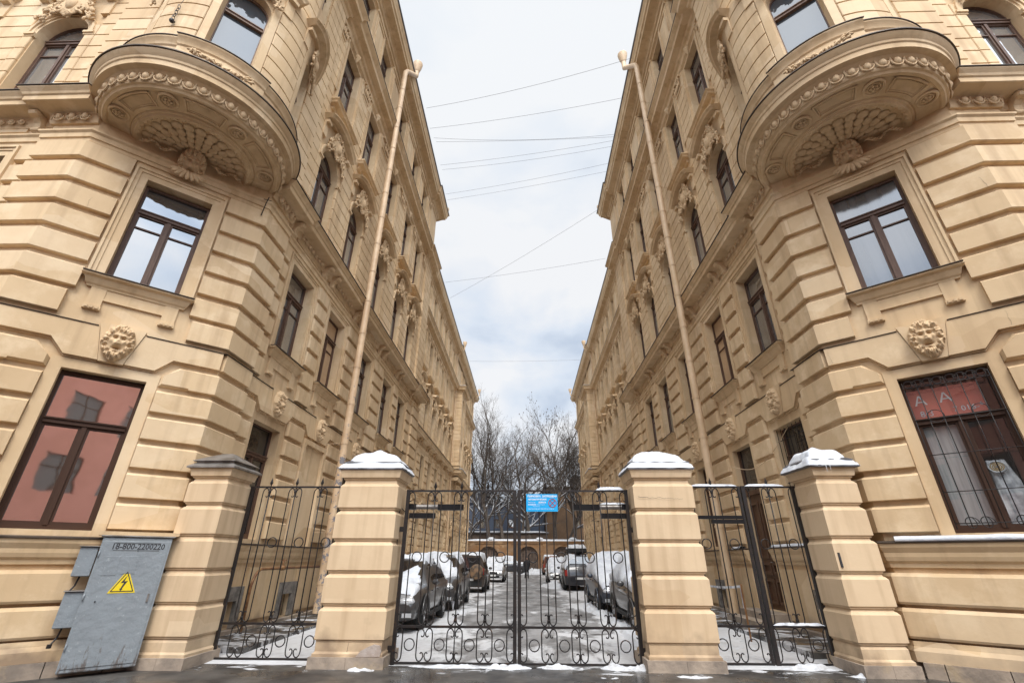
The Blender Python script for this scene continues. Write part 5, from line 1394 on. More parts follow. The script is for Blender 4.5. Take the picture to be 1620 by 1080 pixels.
KINDS = {  # fraction of length from the front: (x, top z, top half width, shoulder z, half width)
 'suv': [(0, .62, .70, .56, .80), (.02, .80, .76, .68, .90), (.10, .93, .80, .82, .96), (.27, 1.03, .80, .92, 1.0), (.42, 1.56, .66, .98, 1.0), (.55, 1.64, .66, 1.0, 1.0), (.85, 1.60, .62, 1.02, .99), (.955, 1.18, .70, 1.02, .97), (.99, 1.0, .74, .90, .92), (1, .62, .70, .56, .84)],
 'wagon': [(0, .55, .70, .50, .80), (.02, .70, .76, .60, .90), (.12, .84, .80, .74, .96), (.28, .94, .78, .86, 1.0), (.43, 1.38, .62, .90, 1.0), (.56, 1.46, .62, .92, 1.0), (.84, 1.40, .60, .95, .99), (.95, 1.02, .68, .94, .97), (.99, .88, .72, .80, .92), (1, .55, .70, .5, .84)],
 'offroad': [(0, .70, .74, .62, .86), (.02, .98, .78, .80, .93), (.10, 1.06, .80, .90, .98), (.28, 1.10, .80, 1.0, 1.0), (.36, 1.74, .74, 1.04, 1.0), (.60, 1.82, .74, 1.06, 1.0), (.95, 1.80, .72, 1.08, 1.0), (.985, 1.74, .72, 1.08, .98), (1, .75, .74, .70, .94)],
 'van': [(0, .60, .70, .56, .84), (.02, .90, .76, .75, .92), (.08, 1.05, .80, .90, .97), (.16, 1.18, .80, 1.0, 1.0), (.27, 1.86, .74, 1.04, 1.0), (.50, 1.95, .76, 1.06, 1.0), (.96, 1.92, .74, 1.08, 1.0), (.99, 1.80, .72, 1.05, .98), (1, .65, .74, .6, .92)],
 'pickup': [(0, .66, .74, .60, .86), (.02, .96, .78, .80, .93), (.10, 1.06, .80, .92, .98), (.24, 1.12, .80, 1.0, 1.0), (.34, 1.72, .68, 1.04, 1.0), (.50, 1.76, .68, 1.06, 1.0), (.60, 1.70, .66, 1.06, 1.0), (.64, 1.10, .80, 1.06, 1.0), (.985, 1.08, .80, 1.02, .99), (1, .66, .74, .6, .94)]}
def car(name, kind, label, x, y, face, paint, L=4.5, Wd=1.85, H=None, snow=.10, seed=1, roofbox=False, spare=False, glass_snow=True, group='cars parked along both sides of the yard', droop=.3, rz=0, cat='car', buried=False, patchy=0.0):
    """face=+1: nose towards the camera; the car's middle stands at x, y"""
    tab = KINDS[kind]; hw = Wd/2
    a = rz+(0 if face > 0 else pi)
    r = bpy.data.objects.new(name, None); r.location = (x, y, .02); r.rotation_euler = (0, 0, a); link(r); ROOT[r.name] = Vector((0, 0, 0))
    tag(r, label, cat, group)
    Zs = (H/max(t[1] for t in tab)) if H else 1.0
    def P(t, q):  # q: section parameter
        zt, wt, zs, w = prof_lerp(tab, t); zt *= Zs; zs *= Zs
        zb = .26; w *= hw; wt *= hw
        pts = [(w*.80, zb), (w*.93, zb+.03), (w*.985, zb+.20), (w, (zb+zs)*.55), (w*.985, zs-.05), (w*.95, zs), (max(wt, 0)+(w*.95-wt)*.5, zs+(zt-zs)*.55), (wt, zt-.07*(1 if zt-zs > .2 else .4)), (wt*.86, zt-.015), (wt*.5, zt), (0, zt+.012)]
        return pts[q]
    ts = sorted(set([t[0] for t in tab]+[i/26 for i in range(27)])); nq = 11
    y_of = lambda t: -L/2+L*t
    rows = []
    for t in ts:
        h = [P(t, q) for q in range(nq)]
        rows.append([(-px, y_of(t), z) for px, z in h]+[(px, y_of(t), z) for px, z in reversed(h[:-1])])
    b = MB(); b.grid(rows); b.add(rows[0], [tuple(range(len(rows[0])))]); b.add(rows[-1], [tuple(range(len(rows[-1])))])
    b.build('body', paint, r, True, angle=38)
    # glass: side windows, windscreen, rear screen
    tc0 = [t[0] for t in tab if t[1] > tab[3][1]+.15]; c0, c1 = tc0[0], tc0[-1]
    for s in (-1, 1):
        g = MB(); segs = [(c0-.03, c0+(c1-c0)*.42), (c0+(c1-c0)*.45, c0+(c1-c0)*.78)]+([(c0+(c1-c0)*.81, c1)] if kind != 'pickup' else [])
        for u0, u1 in segs:
            rr = []
            for i in range(6):
                t = u0+(u1-u0)*i/5; A, B = P(t, 5), P(t, 7)
                f = lambda k: (s*(A[0]+(B[0]-A[0])*k+.018), y_of(t), A[1]+(B[1]-A[1])*k)
                rr.append([f(.10), f(.5), f(.88)])
            g.grid(rr)
        g.build('side_glass', G_CAR, r)
    base = tab[[i for i, t in enumerate(tab) if t[0] == c0][0]-1]
    def screen(t0, t1, nm, sgn):
        g = MB(); rr = []
        for k in (.12, .5, .9):
            t = t0+(t1-t0)*k; zt, wt = prof_lerp(tab, t)[:2]
            rr.append([(q*hw*wt*.93, y_of(t)+sgn*.02, zt*Zs+.015) for q in (-1, -.5, 0, .5, 1)])
        g.grid(rr); g.build(nm, G_CAR, r)
    screen(base[0], c0, 'windscreen', -1)
    if kind != 'pickup':
        idx = [i for i, t in enumerate(tab) if t[0] == c1][0]; screen(c1, tab[idx+1][0], 'rear_screen', 1)
    # wheels
    for t in (.185, .80):
        for s in (-1, 1):
            R = .345 if kind in ('suv', 'offroad', 'pickup', 'van') else .31; cx = s*(hw-.10); cy = y_of(t)
            w = MB(); 
            prof = [(R*.62, -.10), (R*.95, -.105), (R, -.07), (R, .07), (R*.95, .105), (R*.62, .10)]
            w.grid([[(cx+o, cy+q*cos(k*pi/12), R+q*sin(k*pi/12)) for k in range(24)] for q, o in prof], close=True)
            w.add([(cx-s*.02, cy+R*.62*cos(k*pi/12), R+R*.62*sin(k*pi/12)) for k in range(24)], [tuple(range(24))])
            wo = w.build('wheel', TYRE, r, True, angle=40)
            w = MB()
            for k in range(5):
                an = k*2*pi/5+.3; w.tube([(cx+s*.085, cy, R), (cx+s*.092, cy+R*.57*cos(an), R+R*.57*sin(an))], .035, 4)
            w.tube([(cx+s*.09, cy+R*.60*cos(k*pi/12), R+R*.60*sin(k*pi/12)) for k in range(25)], .018, 5, cap=False)
            w.build('rim', RIM, wo, True)
            ar = MB(); ar.add([(s*(hw+.006), cy+(R+.06)*cos(k*pi/16), R+(R+.07)*sin(k*pi/16)) for k in range(17)], [tuple(range(17))])
            ar.build('wheel_arch', TRIM, r)
            ar = MB(); ar.tube([(s*(hw+.008), cy+(R+.075)*cos(k*pi/16), R+(R+.085)*sin(k*pi/16)) for k in range(17)], .02, 5); ar.build('arch_lip', paint, r, True)
    # nose and tail
    zt0 = tab[1][1]*Zs
    m = MB(); m.box(-hw*.42, hw*.42, -L/2-.012, -L/2+.05, zt0-.28, zt0-.06)
    m.build('grille', TRIM, r)
    m = MB(); m.box(-hw*.80, hw*.80, -L/2-.02, -L/2+.06, .28, .46); m.build('front_bumper', TRIM, r)
    m = MB(); m.box(-.26, .26, -L/2-.03, -L/2-.02, .40, .51); m.build('number_plate', PLATE, r)
    for s in (-1, 1):
        m = MB(); m.ell((s*hw*.66, -L/2+.05, zt0-.14), (hw*.22, .08, .075), 10, 6); m.build('headlight', HEADL, r, True)
        m = MB(); m.box(*sorted((s*hw*.58, s*hw*.82)), -L/2-.026, -L/2, .33, .42); m.build('fog_lamp', HEADL, r)
        m = MB(); m.box(*sorted((s*hw*.78, s*hw*.93)), L/2-.10, L/2+.012, zt0-.14, zt0+.16); m.build('tail_light', TAIL, r)
        q = P(base[0]+.05, 5); m = MB(); m.ell((s*(hw+.09), y_of(base[0]+.06), q[1]+.08), (.10, .06, .075), 8, 6); m.build('mirror', paint, r, True)
        m = MB(); m.box(*sorted((s*(hw-.03), s*(hw+.012))), y_of(.30), y_of(.68), .24, .34); m.build('sill_trim', TRIM, r)
        for td in (.34, .52):
            m = MB(); m.box(*sorted((s*(hw-.005), s*(hw+.022))), y_of(td), y_of(td)+.16, .80*Zs, .83*Zs); m.build('door_handle', paint, r)
    m = MB(); m.box(-hw*.82, hw*.82, L/2-.06, L/2+.03, .32, .54); m.build('rear_bumper', TRIM if kind != 'suv' else paint, r)
    m = MB(); m.box(-.26, .26, L/2+.03, L/2+.04, .56, .67); m.build('rear_plate', PLATE, r)
    if spare:
        m = MB(); R = .36; c = Vector((-.42, L/2+.14, .98))
        prof = [(0, .12), (R*.7, .12), (R*.95, .08), (R, 0), (R*.95, -.09), (R*.6, -.10)]
        m.grid([[(c.x+q*cos(k*pi/14), c.y+o, c.z+q*sin(k*pi/14)) for k in range(28)] for q, o in prof], close=True); m.build('spare_wheel', mat('spare_cover', (.20, .12, .065), .6, var=(.05, .04, .03), vscale=5), r, True, angle=40)
    # snow lying on bonnet, roof, screens and shoulders
    if snow:
        sm = MB(); rr = []
        for t in [i/54 for i in range(1, 54)]:
            row = []
            zt, wt, zs, w = prof_lerp(tab, t)
            for q in range(-12, 13):
                v = abs(q)/12; s = 1 if q >= 0 else -1
                # walk from the centre of the top down the side
                if v < .6: px = wt*hw*v/.6; pz = P(t, 9)[1]; 
                else:
                    k = (v-.6)/.4*droop*2.2; A, B = P(t, 7), P(t, 5)
                    px = A[0]+(B[0]-A[0])*min(1, k); pz = A[1]+(B[1]-A[1])*min(1, k)
                n1 = noise.noise(Vector((s*px*1.7+seed*3, t*L*1.4, seed))); n2 = noise.noise(Vector((s*px*5+seed, t*L*5, seed*2)))
                edge = min(1, (1-v)/.22)*min(1, min(t, 1-t)/.05)
                th = (snow*(1+.8*n1+.4*n2))*edge+.012*n2-.02*(1-edge)
                if not glass_snow and base[0] < t < c0 : th -= .10
                th -= max(0, -.18-n1)*.5+max(0, patchy-n1*1.3+n2*.5)*.6*(patchy > 0)
                if buried: th = max(th, .07*edge)
                row.append((s*(px+max(0, th)*.25*v), y_of(t), pz+th))
            rr.append(row)
        sm.grid(rr); sm.build('snow_cover', SNOW, r, True)
    if roofbox:
        m = MB(); ringprof(m, 0, y_of(.62), [(.50, .95, 1.66*Zs+.10), (.54, 1.0, 1.66*Zs+.18), (.54, 1.0, 1.66*Zs+.30), (.46, .9, 1.66*Zs+.36)]); m.build('roof_box', TRIM, r)
        m = MB(); snowcap(m, -.54, .54, y_of(.62)-1.0, y_of(.62)+1.0, 1.66*Zs+.355, .20, 3, 20); m.build('roof_box_snow', SNOWD, r, True)
    return r
car('suv', 'suv', 'dark grey suv with snow on its bonnet and roof, nearest the gate on the left', -3.48, 14.65, 1, C_GREY, L=4.6, Wd=1.86, snow=.08, seed=1, patchy=.10)
car('suv', 'suv', 'second dark grey suv on the left, snow on roof and windscreen', -3.30, 19.75, 1, C_GREY, L=4.5, Wd=1.84, H=1.74, snow=.08, seed=2, patchy=.06)
car('offroad_car', 'offroad', 'boxy dark off-roader showing its brown spare wheel', -3.02, 28.6, -1, C_OLIVE, L=4.0, Wd=1.7, snow=.08, seed=3, spare=True, glass_snow=False).rotation_euler = (0, 0, 0.0)
car('estate_car', 'wagon', 'pale estate car thick with snow, nose towards the gate', -2.60, 41.2, 1, C_SILV, L=4.6, Wd=1.8, H=1.6, snow=.14, seed=4)
car('pickup_truck', 'pickup', 'dark pickup truck parked across the far end of the yard', -2.35, 60.5, 1, C_DARK, L=5.0, Wd=1.85, H=1.85, snow=.10, seed=5, rz=pi/2, cat='pickup')
car('hatchback', 'wagon', 'dark grey car under clumped snow, nearest the gate on the right', 3.46, 14.45, 1, C_GREY, L=4.3, Wd=1.76, H=1.55, snow=.18, seed=6, droop=.75, buried=True)
car('estate_car', 'wagon', 'slate blue car buried in smooth snow, second on the right', 3.28, 19.3, 1, C_BLUE, L=4.4, Wd=1.78, H=1.62, snow=.18, seed=7, droop=.7, buried=True)
car('suv', 'suv', 'dark suv speckled with snow, carrying a snow-covered roof box', 3.02, 31.2, -1, C_DARK, L=4.6, Wd=1.85, H=1.8, snow=.09, seed=8, roofbox=True, droop=.8, glass_snow=False, patchy=.12)
car('hatchback', 'wagon', 'low car hidden under a mound of snow on the right', 2.35, 38.4, 1, C_WHITE, L=4.2, Wd=1.72, H=1.42, snow=.26, seed=9, droop=.7, buried=True)
car('van', 'van', 'brown van at the far right of the yard', 2.75, 58.5, -1, C_BROWN, L=4.6, Wd=1.9, snow=.08, seed=10, glass_snow=False, cat='van')
bpy.data.objects['offroad_car'].rotation_euler = (0, 0, pi+.0)
bpy.data.objects['offroad_car'].rotation_euler = (0, 0, pi)

# ------------------------------------------------------------------ person
pr = empty('person', (.02, 46.2, .02), 'person in black coat and trousers standing in the middle of the yard', 'person')
def skinmesh(name, joints, bones, m, root, lv=2):
    me = bpy.data.meshes.new(name); me.from_pydata([Vector(j[0]) for j in joints], bones, []); o = bpy.data.objects.new(name, me); link(o)
    md = o.modifiers.new('s', 'SKIN'); o.modifiers.new('d', 'SUBSURF').levels = lv; o.modifiers['d'].render_levels = lv
    for i, j in enumerate(joints): me.skin_vertices[0].data[i].radius = (j[1], j[2] if len(j) > 2 else j[1])
    me.skin_vertices[0].data[0].use_root = True
    bpy.context.view_layer.update()
    nm = bpy.data.meshes.new_from_object(o.evaluated_get(bpy.context.evaluated_depsgraph_get())); bpy.data.objects.remove(o)
    nm.materials.clear(); nm.materials.append(m); nm.shade_smooth(); q = bpy.data.objects.new(name, nm); link(q, root); return q
J = [((0, 0, .93), .13, .10), ((0, 0, 1.12), .13, .10), ((0, .01, 1.32), .16, .11), ((0, .01, 1.44), .09, .08), ((0, 0, 1.50), .055), ((0, -.01, 1.60), .075, .09), ((0, -.01, 1.69), .07, .085),
     ((.23, .01, 1.40), .08), ((.30, .02, 1.15), .068), ((.22, -.08, .93), .038), ((.21, -.12, .86), .035), ((-.23, .01, 1.40), .08), ((-.30, .02, 1.15), .068), ((-.22, -.08, .93), .038), ((-.21, -.12, .86), .035),
     ((.09, 0, .82), .09), ((.11, -.02, .47), .08), ((.12, .02, .09), .06), ((.13, -.12, .04), .04), ((-.09, 0, .82), .09), ((-.12, .04, .47), .08), ((-.15, .10, .09), .06), ((-.16, -.03, .04), .04)]
Bn = [(0, 1), (1, 2), (2, 3), (3, 4), (4, 5), (5, 6), (2, 7), (7, 8), (8, 9), (9, 10), (2, 11), (11, 12), (12, 13), (13, 14), (0, 15), (15, 16), (16, 17), (17, 18), (0, 19), (19, 20), (20, 21), (21, 22)]
skinmesh('body', J, Bn, CLOTH, pr)
m = MB(); m.ell((0, -.025, 1.625), (.072, .085, .11), 14, 10); m.ell((0, -.112, 1.61), (.014, .018, .025), 6, 5); m.build('face', SKIN, pr, True, org=(0, 0, 0))
m = MB(); m.ell((0, .005, 1.665), (.083, .10, .095), 14, 10); m.build('hair', BLACK, pr, True, org=(0, 0, 0))
for s in (-1, 1):
    m = MB(); m.ell((s*.21, -.13, .83), (.028, .03, .05), 8, 6)
    for k in range(4): m.tube([(s*.21+(k-1.5)*.013, -.14, .80), (s*.21+(k-1.5)*.014, -.15, .755), (s*.21+(k-1.5)*.013, -.14, .735)], .007, 5)
    m.tube([(s*.21-s*.025, -.14, .83), (s*.21-s*.045, -.155, .79)], .008, 5); m.build('hand', SKIN, pr, True, org=(0, 0, 0))
m = MB(); ringprof(m, 0, .01, [(.25, .17, .70), (.235, .165, .95), (.23, .16, 1.15), (.245, .16, 1.36), (.13, .10, 1.48)]); m.build('coat', CLOTH, pr, True, org=(0, 0, 0))

# ------------------------------------------------------------------ arcade wall closing the yard
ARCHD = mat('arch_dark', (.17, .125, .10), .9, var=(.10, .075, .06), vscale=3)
aw = empty('arcade_wall', (0, 70.6, 0), 'weathered ochre wall with low arches closing the yard, snow on top', 'wall')
m = MB(); FW = Fr((-9.5, 70.6), (1, 0), (0, -1)); ac = [4.15, 9.75, 14.6]
wall(m, FW, 0, 19, 0, 3.55, [(c-1.42, c+1.42, .0, 3.25, .95) for c in ac], rev=.5)
boxF(m, FW, 0, 19, 3.55, 3.75, -.6, .10); boxF(m, FW, 0, 19, 3.75, 3.92, -.6, .18)
for c in (1.9, 7.0, 12.2, 17.0): boxF(m, FW, c-.35, c+.35, 0, 3.55, 0, .12)
m.build('wall', BRICK, aw)
for c in ac:
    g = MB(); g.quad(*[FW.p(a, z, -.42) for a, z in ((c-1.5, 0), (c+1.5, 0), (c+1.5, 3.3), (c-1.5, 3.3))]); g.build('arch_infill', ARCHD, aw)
    g = MB()
    for k in range(-6, 7): g.tube([FW.p(c+k*.21, 0, -.2), FW.p(c+k*.21, 3.0-.03*k*k, -.2)], .02, 4)
    g.build('arch_bars', IRON, aw)
m = MB(); snowcap(m, -9.5, 9.5, 70.45, 71.15, 3.93, .22, 4, 90)
for c in (-5.0, 1.9, 6.6): m.ell((c, 70.8, 4.15), (.55, .4, .28), 10, 8)
m.build('snow_top', SNOW, aw, True)
# buildings beyond
def house(name, label, x0, x1, y0, y1, h, m_, roofm, wins, base=0, snowline=None):
    r = empty(name, ((x0+x1)/2, y0, 0), label, 'building', 'plain buildings beyond the yard wall')
    F = Fr((x0, y0), (1, 0), (0, -1)); w = MB()
    wall(w, F, 0, x1-x0, 0, h, [(a-.5, a+.5, z, z+1.5, 0) for a, z in wins], rev=.25)
    for xx in (x0, x1): w.quad((xx, y0, 0), (xx, y1, 0), (xx, y1, h), (xx, y0, h))
    w.build('wall', m_, r)
    for a, z in wins:
        f = MB()
        for q in ((a-.5, a-.42, z, z+1.5), (a+.42, a+.5, z, z+1.5), (a-.03, a+.03, z, z+1.5), (a-.42, a+.42, z+1.42, z+1.5), (a-.42, a+.42, z, z+.08)): boxF(f, F, *q, -.2, -.14)
        o = f.build('window', WOODL, r); g = MB(); g.quad(*[F.p(q, zz, -.18) for q, zz in ((a-.5, z), (a+.5, z), (a+.5, z+1.5), (a-.5, z+1.5))]); g.build('pane', G_GEN, o)
    f = MB(); f.box(x0-.3, x1+.3, y0-.35, y1, h, h+.25); f.build('roof', roofm, r)
    return r
house('blue_grey_house', 'long slate-blue building beyond the arcade wall, behind the bare trees', -12.5, 3.3, 88, 98, 10.9, BLUEG, ROOF, [(2+2.6*i, z) for i in range(5) for z in (6.6,)])
house('stair_block', 'taller slate-blue block at the left end of the blue building', -13.5, -7.3, 89.2, 99, 12.6, BLUEG, ROOF, [(1.6, 6.6)])
house('brown_house', 'tall blank brown gable building right of the blue one', 3.45, 10.2, 87, 99, 13.4, BROWNW, BROWNG, [(5.6, 9.5), (5.6, 6.5)])
house('brick_house', 'brown brick house far right beyond the trees', 9.2, 16, 92, 100, 16.0, BROWNG, ROOF, [(1.5, 7), (1.5, 10), (4, 7), (4, 10)])
sh = empty('shed', (0, 76, 0), 'low brown shed with a snowy roof edge behind the arcade wall', 'shed')
m = MB(); m.box(-11, 3.4, 78, 82, 0, 5.3); m.build('wall', BROWNG, sh)
m = MB(); m.box(-11.2, 3.6, 77.7, 82.3, 5.3, 5.42); m.build('roof', ROOF, sh)
m = MB(); snowcap(m, -11.2, 3.6, 77.7, 82.2, 5.43, .2, 5, 60); m.build('roof_snow', SNOW, sh, True)

# ------------------------------------------------------------------ bare trees
def tree(name, label, x, y, h, seed, lean=0, spread=.55, forks=2, r0=.24, leafy=False, upright=.5, snow=True, low=.34, nb=4):
    rng = random.Random(seed); root = empty(name, (x, y, 0), label, 'tree', 'bare winter trees behind the yard wall')
    T = MB(); B = MB(); SN = MB(); tips = []
    def limb(p, d, L, r, lv, mbx):
        n = max(3, int(5-lv*.5)); pts = [p]; rad_ = [r]; q = p.copy(); dd = d.copy()
        for i in range(n):
            dd = (dd+Vector((rng.gauss(0, .13), rng.gauss(0, .13), rng.gauss(0, .07)+.07*upright*(1 if lv > 0 else .3)))).normalized()
            q = q+dd*(L/n); pts.append(q.copy()); rad_.append(r*(1-.48*(i+1)/n) if lv < 3 else r*(1-.62*(i+1)/n))
        mbx.tube(pts, r, 7 if lv < 2 else (4 if lv < 4 else 3), cap=False, radii=rad_)
        if snow and .5 < lv < 3 and p.z < h*.45 and abs(d.z) < .92:
            SN.tube([a+Vector((0, -.02, rr*.75)) for a, rr in zip(pts, rad_)], r, 4, cap=False, radii=[rr*.75 for rr in rad_])
        if lv >= 6: tips.append(pts[-1]); return
        # side shoots
        k = {0: 6, 1: 4, 2: 4, 3: 3, 4: 3, 5: 2}[lv]
        if lv in (2, 3) and p.z < h*.38: k -= 2
        for j in range(k):
            f = low+.15+(1-low-.15)*(j+.6*rng.random())/k if lv == 0 else .25+.75*(j+rng.random())/k
            f = min(f, 1.0); idx = min(n-1, int(f*n)); fr_ = f*n-idx
            b0 = pts[idx].lerp(pts[idx+1], min(1, max(0, fr_))); rr = rad_[idx]*(1-fr_)+rad_[idx+1]*fr_
            an = rng.uniform(0, 2*pi); ax = Vector((cos(an), sin(an), 0)); base = (pts[idx+1]-pts[idx]).normalized()
            side = (ax-base*ax.dot(base)).normalized()
            nd = (base*(1-spread*rng.uniform(.5, 1.1))+side*spread*rng.uniform(.8, 1.5)); nd.z += upright*.35; nd.normalize()
            limb(b0, nd, L*rng.uniform(.42, .66)*(1.0 if lv else .85), max(rr*(rng.uniform(.60, .85) if lv < 2 else rng.uniform(.5, .75)), .010), lv+1, B)
        if lv < 6: limb(pts[-1], dd, L*.6, max(rad_[-1], .010), lv+1, B)
    limb(Vector((x, y, -.1)), Vector((lean, 0, 1)).normalized(), h*.46, r0, 0, T)
    T.build('trunk', BARK, root, True); B.build('crown', BARK, root, True)
    if SN.v: SN.build('snow_on_boughs', SNOW, root, True)
    return tips
t1 = tree('bare_tree', 'tallest bare tree, rising beside the left building behind the wall', -5.0, 76, 28.0, 11, .02, .50, r0=.40, upright=.7)
t2 = tree('bare_tree', 'bare tree with slanting twin stems, second from the left', -3.2, 75.5, 28.0, 12, .12, .50, r0=.34, upright=.6)
t3 = tree('bare_tree', 'wide bare tree in the middle of the gap, forking low', .9, 77, 27.0, 13, .04, .62, r0=.38, upright=.45)
t4 = tree('bare_tree', 'slender bare tree right of the middle with dense twigs', 4.2, 76, 26.5, 14, .03, .55, r0=.32, upright=.5)
t5 = tree('bare_tree', 'bare tree hung with dark seed clusters, far right of the gap', 8.0, 78, 26.5, 15, -.03, .46, r0=.28, upright=.7)
t6 = tree('bare_tree', 'bare tree with low arching boughs, half hidden by the left building', -9.0, 77, 21, 16, .12, .62, r0=.26, upright=.35)
t7 = tree('bare_tree', 'lower bare tree filling the gap left of the notice', -1.0, 78, 24.5, 21, .03, .60, r0=.28, upright=.45)
t8 = tree('bare_tree', 'bare tree just right of the brown gable, between two taller ones', 6.3, 79, 25.5, 24, -.04, .58, r0=.28, upright=.45)
rng = random.Random(3); m = MB()
for p in t5:
    if p.z > 15 and rng.random() < .10: m.ell(p, (.07, .07, .13), 4, 3)
if m.v: m.build('seed_clusters', BARK, bpy.data.objects['bare_tree.004'])['kind'] = 'stuff'

# ------------------------------------------------------------------ overhead wires
WR = [((-5.64, 18.1, 25.5), (5.9, 15.4, 25.5), .3), ((-5.72, 19.5, 25.5), (5.93, 17.7, 25.5), .2), ((-5.61, 20.2, 25.5), (6.0, 20.2, 25.5), .35), ((-5.5, 20.5, 25.5), (6.0, 20.4, 25.5), .1), ((-5.56, 22.4, 25.5), (5.71, 20.7, 25.5), .15),
      ((-5.5, 22.8, 25.5), (5.9, 21.1, 25.5), .2), ((-5.65, 25.1, 25.5), (5.82, 22.5, 25.5), .15), ((-5.61, 25.7, 25.5), (5.84, 23.2, 25.5), .1), ((-7.6, 36.6, 25.4), (7.17, 33.1, 25.4), .15), ((-7.5, 39.5, 25.4), (6.2, 26.3, 25.4), .2), ((-7.45, 55.8, 25.4), (7.4, 55.6, 25.4), .1)]
WL = ['nearest', 'second nearest', 'third nearest', 'fourth nearest', 'fifth nearest', 'sixth nearest', 'seventh nearest', 'eighth nearest', 'first beyond the set-back, nearly level,', 'slanting, forking away to the far left,', 'farthest']
wm = mat('wire', (.22, .22, .24), .6)
for (a, b, sg_), w in zip(WR, WL):
    m = MB(); a = Vector(a); b = Vector(b); m.tube([a.lerp(b, i/14)-Vector((0, 0, 4*sg_*(i/14)*(1-i/14))) for i in range(15)], .010 if a.y < 30 else .013, 4)
    o = m.build('overhead_wire', wm); tag(o, w.rstrip(',')+' thin overhead wire crossing the sky between the roofs', 'wire', 'overhead wires between the roofs')

# ------------------------------------------------------------------ snow heaps
def heap(x, y, rx, ry, h, seed, label):
    P = []; n = 34
    for j in range(n+1):
        row = []
        for i in range(n+1):
            u = -1+2*i/n; v = -1+2*j/n; r = math.sqrt(u*u+v*v)*(1+.28*noise.noise(Vector((u*2.4+seed, v*2.4, seed*1.3))))
            hh = h*.55*min(1, max(0, 1-r)*2.0)*(.75+.8*noise.noise(Vector(((x+u*rx)*3.3, (y+v*ry)*6, seed)))+.7*noise.noise(Vector(((x+u*rx)*11, (y+v*ry)*14, seed))))
            row.append((x+u*rx, y+v*ry, -.015+hh))
        P.append(row)
    m = MB(); m.grid(P); o = m.build('snow_heap', SNOWD, smooth=True); tag(o, label, 'snow heap', 'heaps of snow on the ground'); return o
heap(-1.15, 9.02, .95, .16, .08, 1, 'thin streak of snow along the foot of the left gate leaf')
heap(-.35, 8.98, .42, .17, .11, 2, 'small snow heap at the meeting of the two gate leaves')
heap(.52, 9.02, .40, .14, .12, 3, 'small snow heap under the right gate leaf')
heap(1.62, 9.0, .52, .20, .13, 4, 'snow heap at the foot of the right gate pillar, gate side')
heap(-2.62, 8.66, .26, .12, .10, 5, 'little snow pile before the left gate pillar')
heap(4.65, 9.16, .55, .17, .12, 6, 'long snow heap under the wicket gate')
heap(5.35, 8.62, .5, .14, .10, 7, 'snow at the foot of the right corner pillar')
heap(2.55, 8.5, .42, .13, .05, 8, 'thin snow patch in front of the right gate pillar')
heap(1.25, 8.35, .3, .08, .03, 9, 'thin slush streak on the road before the gate')
heap(2.55, 13.2, .42, 3.2, .24, 10, 'bank of shovelled snow beside the nearest right car')
heap(2.4, 18.5, .38, 3.0, .22, 11, 'bank of shovelled snow beside the slate blue car')
heap(2.2, 33.2, 1.4, 2.4, .50, 12, 'broad snow heap before the snow-buried low car')
heap(-2.45, 13.2, .22, 1.2, .14, 13, 'snow clumps by the front wheel of the nearest left suv')
heap(-2.15, 17.3, .22, .5, .16, 14, 'snow clumps between the two left suvs')
heap(-3.7, 9.9, .5, .5, .08, 15, 'melting snow behind the left fence')
heap(4.3, 11.6, .8, 1.6, .12, 16, 'melting snow behind the wicket gate')
heap(.9, 62, 2.6, 3.5, .9, 17, 'far white snow bank in front of the arcade wall')

# broken plaster at the foot of the left gate pillar
m = MB(); rng = random.Random(8)
pts = [(-2.78, .165), (-2.70, .25), (-2.60, .30), (-2.50, .335), (-2.40, .32), (-2.37, .24), (-2.385, .17)]
m.add([(x, 8.748, z) for x, z in pts]+[(x, 8.79, z) for x, z in pts], [tuple(range(7))]+[(i, (i+1) % 7, 7+(i+1) % 7, 7+i) for i in range(7)])
m.build('bare_stone_patch', mat('bare_render', (.40, .34, .30), .9, var=(.33, .27, .23), vscale=9, bump=.4), PL_L)
def crack(root, pts, name='crack', r=.0035):
    m = MB(); m.tube(pts, r, 4, radii=[r*(1-.6*i/(len(pts)-1)) for i in range(len(pts))]); m.build(name, GREY, root)
def wob(a, b, n, amp, seed, y):
    rg = random.Random(seed); out = []
    for i in range(n+1):
        t = i/n; out.append((a[0]+(b[0]-a[0])*t+rg.uniform(-amp, amp), y, a[1]+(b[1]-a[1])*t+rg.uniform(-amp, amp)))
    return out
crack(PL_R, wob((2.05, 2.63), (2.85, 2.60), 16, .012, 1, 8.764))
crack(PL_L, wob((-2.95, .16), (-2.93, .36), 6, .01, 2, 8.786))
# hanging cable and chain on the round bays, icicles under the right cap
m = MB(); m.tube([(5.35, 8.43, 3.14), (5.35, 8.43, 3.02)], .008, 5, radii=[.008, .001]); m.build('icicle', SNOW, AT_R)
m = MB(); m.tube([(5.42, 8.43, 3.14), (5.42, 8.43, 3.05)], .007, 5, radii=[.008, .001]); m.build('icicle', SNOW, AT_R)
set_corner(-1)
def P_bay(B, a, z, d): return B.tf(Cy(BC, BR).p(a, z, d))
m = MB(); p = Vector(P_bay(BL, ANG+38, 12.0, .12)); m.tube([P_bay(BL, ANG+38, 12.0, .0), p], .02, 6); m.ell(p+Vector((0, 0, -.05)), (.05, .05, .06), 8, 6)
for k in range(5): m.tube([p+Vector((.03*cos(t*pi/5)*(k % 2), .03*cos(t*pi/5)*(1-k % 2), .05+.10*k+.06*sin(t*pi/5))) for t in range(11)], .008, 4, cap=False)
m.tube([p+Vector((0, 0, .55)), P_bay(BL, ANG+24, 16.0, .12)], .005, 4); m.build('hanging_chain', IRON, BL.root)
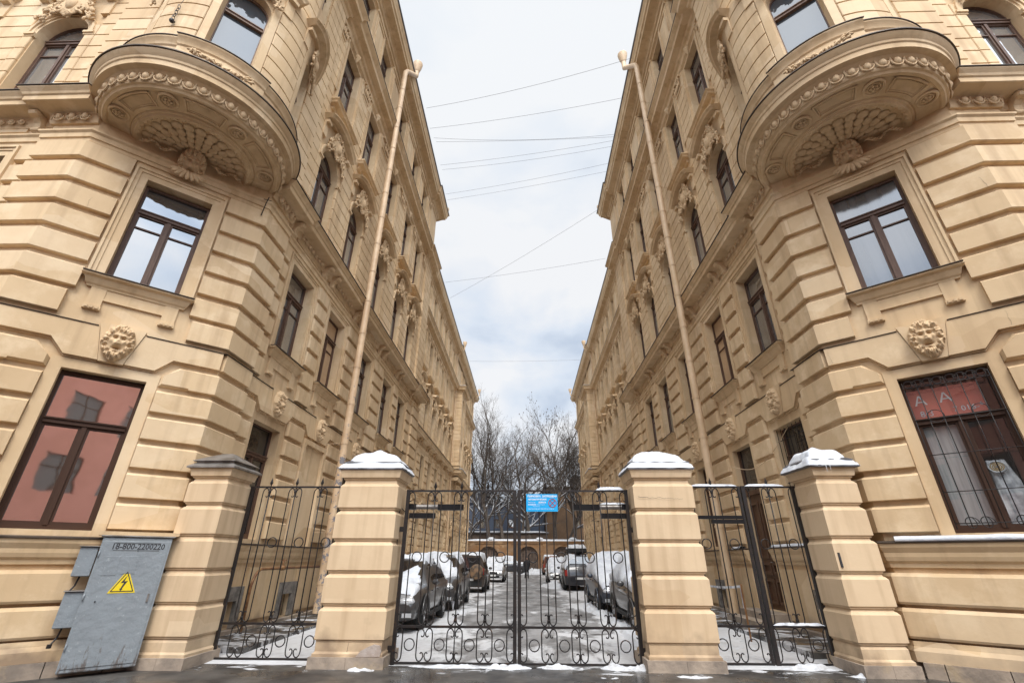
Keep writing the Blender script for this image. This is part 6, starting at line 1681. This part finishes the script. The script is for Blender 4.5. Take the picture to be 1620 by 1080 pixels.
m = MB(); q0 = FC.p(LC-.12, 9.35, .12); m.tube([BL.tf(FC.p(LC-.05, 9.75, .14)), BL.tf(FC.p(LC-.08, 9.5, .2)), BL.tf(FC.p(LC-.1, 9.15, .13))], .012, 5); m.tube([BL.tf(FC.p(LC-.15, 9.62, .16)), BL.tf(FC.p(LC+.02, 9.66, .16))], .01, 4); m.build('wall_hook', IRON, BL.root)
# damaged patch with a cable stub on the left street-side band
m = MB(); m.tube([BL.tf(FC.p(.16, 5.06, .13)), BL.tf(FC.p(.10, 4.98, .15)), BL.tf(FC.p(.06, 4.90, .14)), BL.tf(FC.p(.03, 4.80, .16))], .012, 5); m.build('cable_stub', BLACK, BL.root)
# thin cable sagging across the right alley wall over the door
m = MB(); m.tube([(CXA+6.46-.16, 8.7+AYn[0]-.3+i*.16, 4.45-.9*sin(pi*i/22)*.5-.012*i) for i in range(23)], .009, 4); m.build('sagging_cable', PIPEM, BRt.root)
# house-number plaque and lamp holder left on the left pillar side
m = MB(); m.tube([(5.22, 8.555, 1.72), (5.22, 8.55, 1.50)], .022, 5); m.build('plaster_scar', GREY, AT_R)
# cracks in the plaster of the front courses
rg = random.Random(21)
for B_, sd_ in ((BL, -1), (BRt, 1)):
    set_corner(sd_); m = MB()
    for k in range(5):
        F_ = rg.choice([FC, FC, Fr(P0, (1, 0), (0, -1))]); z0 = rg.choice([2.56, 3.08, 3.58, 6.72, 7.27, 7.83, .52, 5.15]); lo_, hi_ = ((.05, .75) if F_ is FC else (.1, .9)); a0 = rg.uniform(lo_, hi_)
        if F_ is FC and rg.random() < .5: a0 = LC-a0
        pts = []; a = a0; z = z0
        for i in range(9): pts.append(B_.tf(F_.p(a, z, .104 if z0 > .6 else .124))); a += rg.uniform(-.012, .016); z += rg.uniform(.01, .045)
        crack(B_.root, pts, r=.0016)
# hinges and a handle on the cabinet
for z in (.35, 1.0, 1.6):
    m = MB(); m.tube([(-6.845, 7.882, z), (-6.845, 7.882, z+.09)], .012, 8); m.build('hinge', CAB, ec, True)
m = MB(); m.box(-5.90, -5.87, 7.86, 7.885, .95, 1.07); m.build('handle', ZINC, ec)
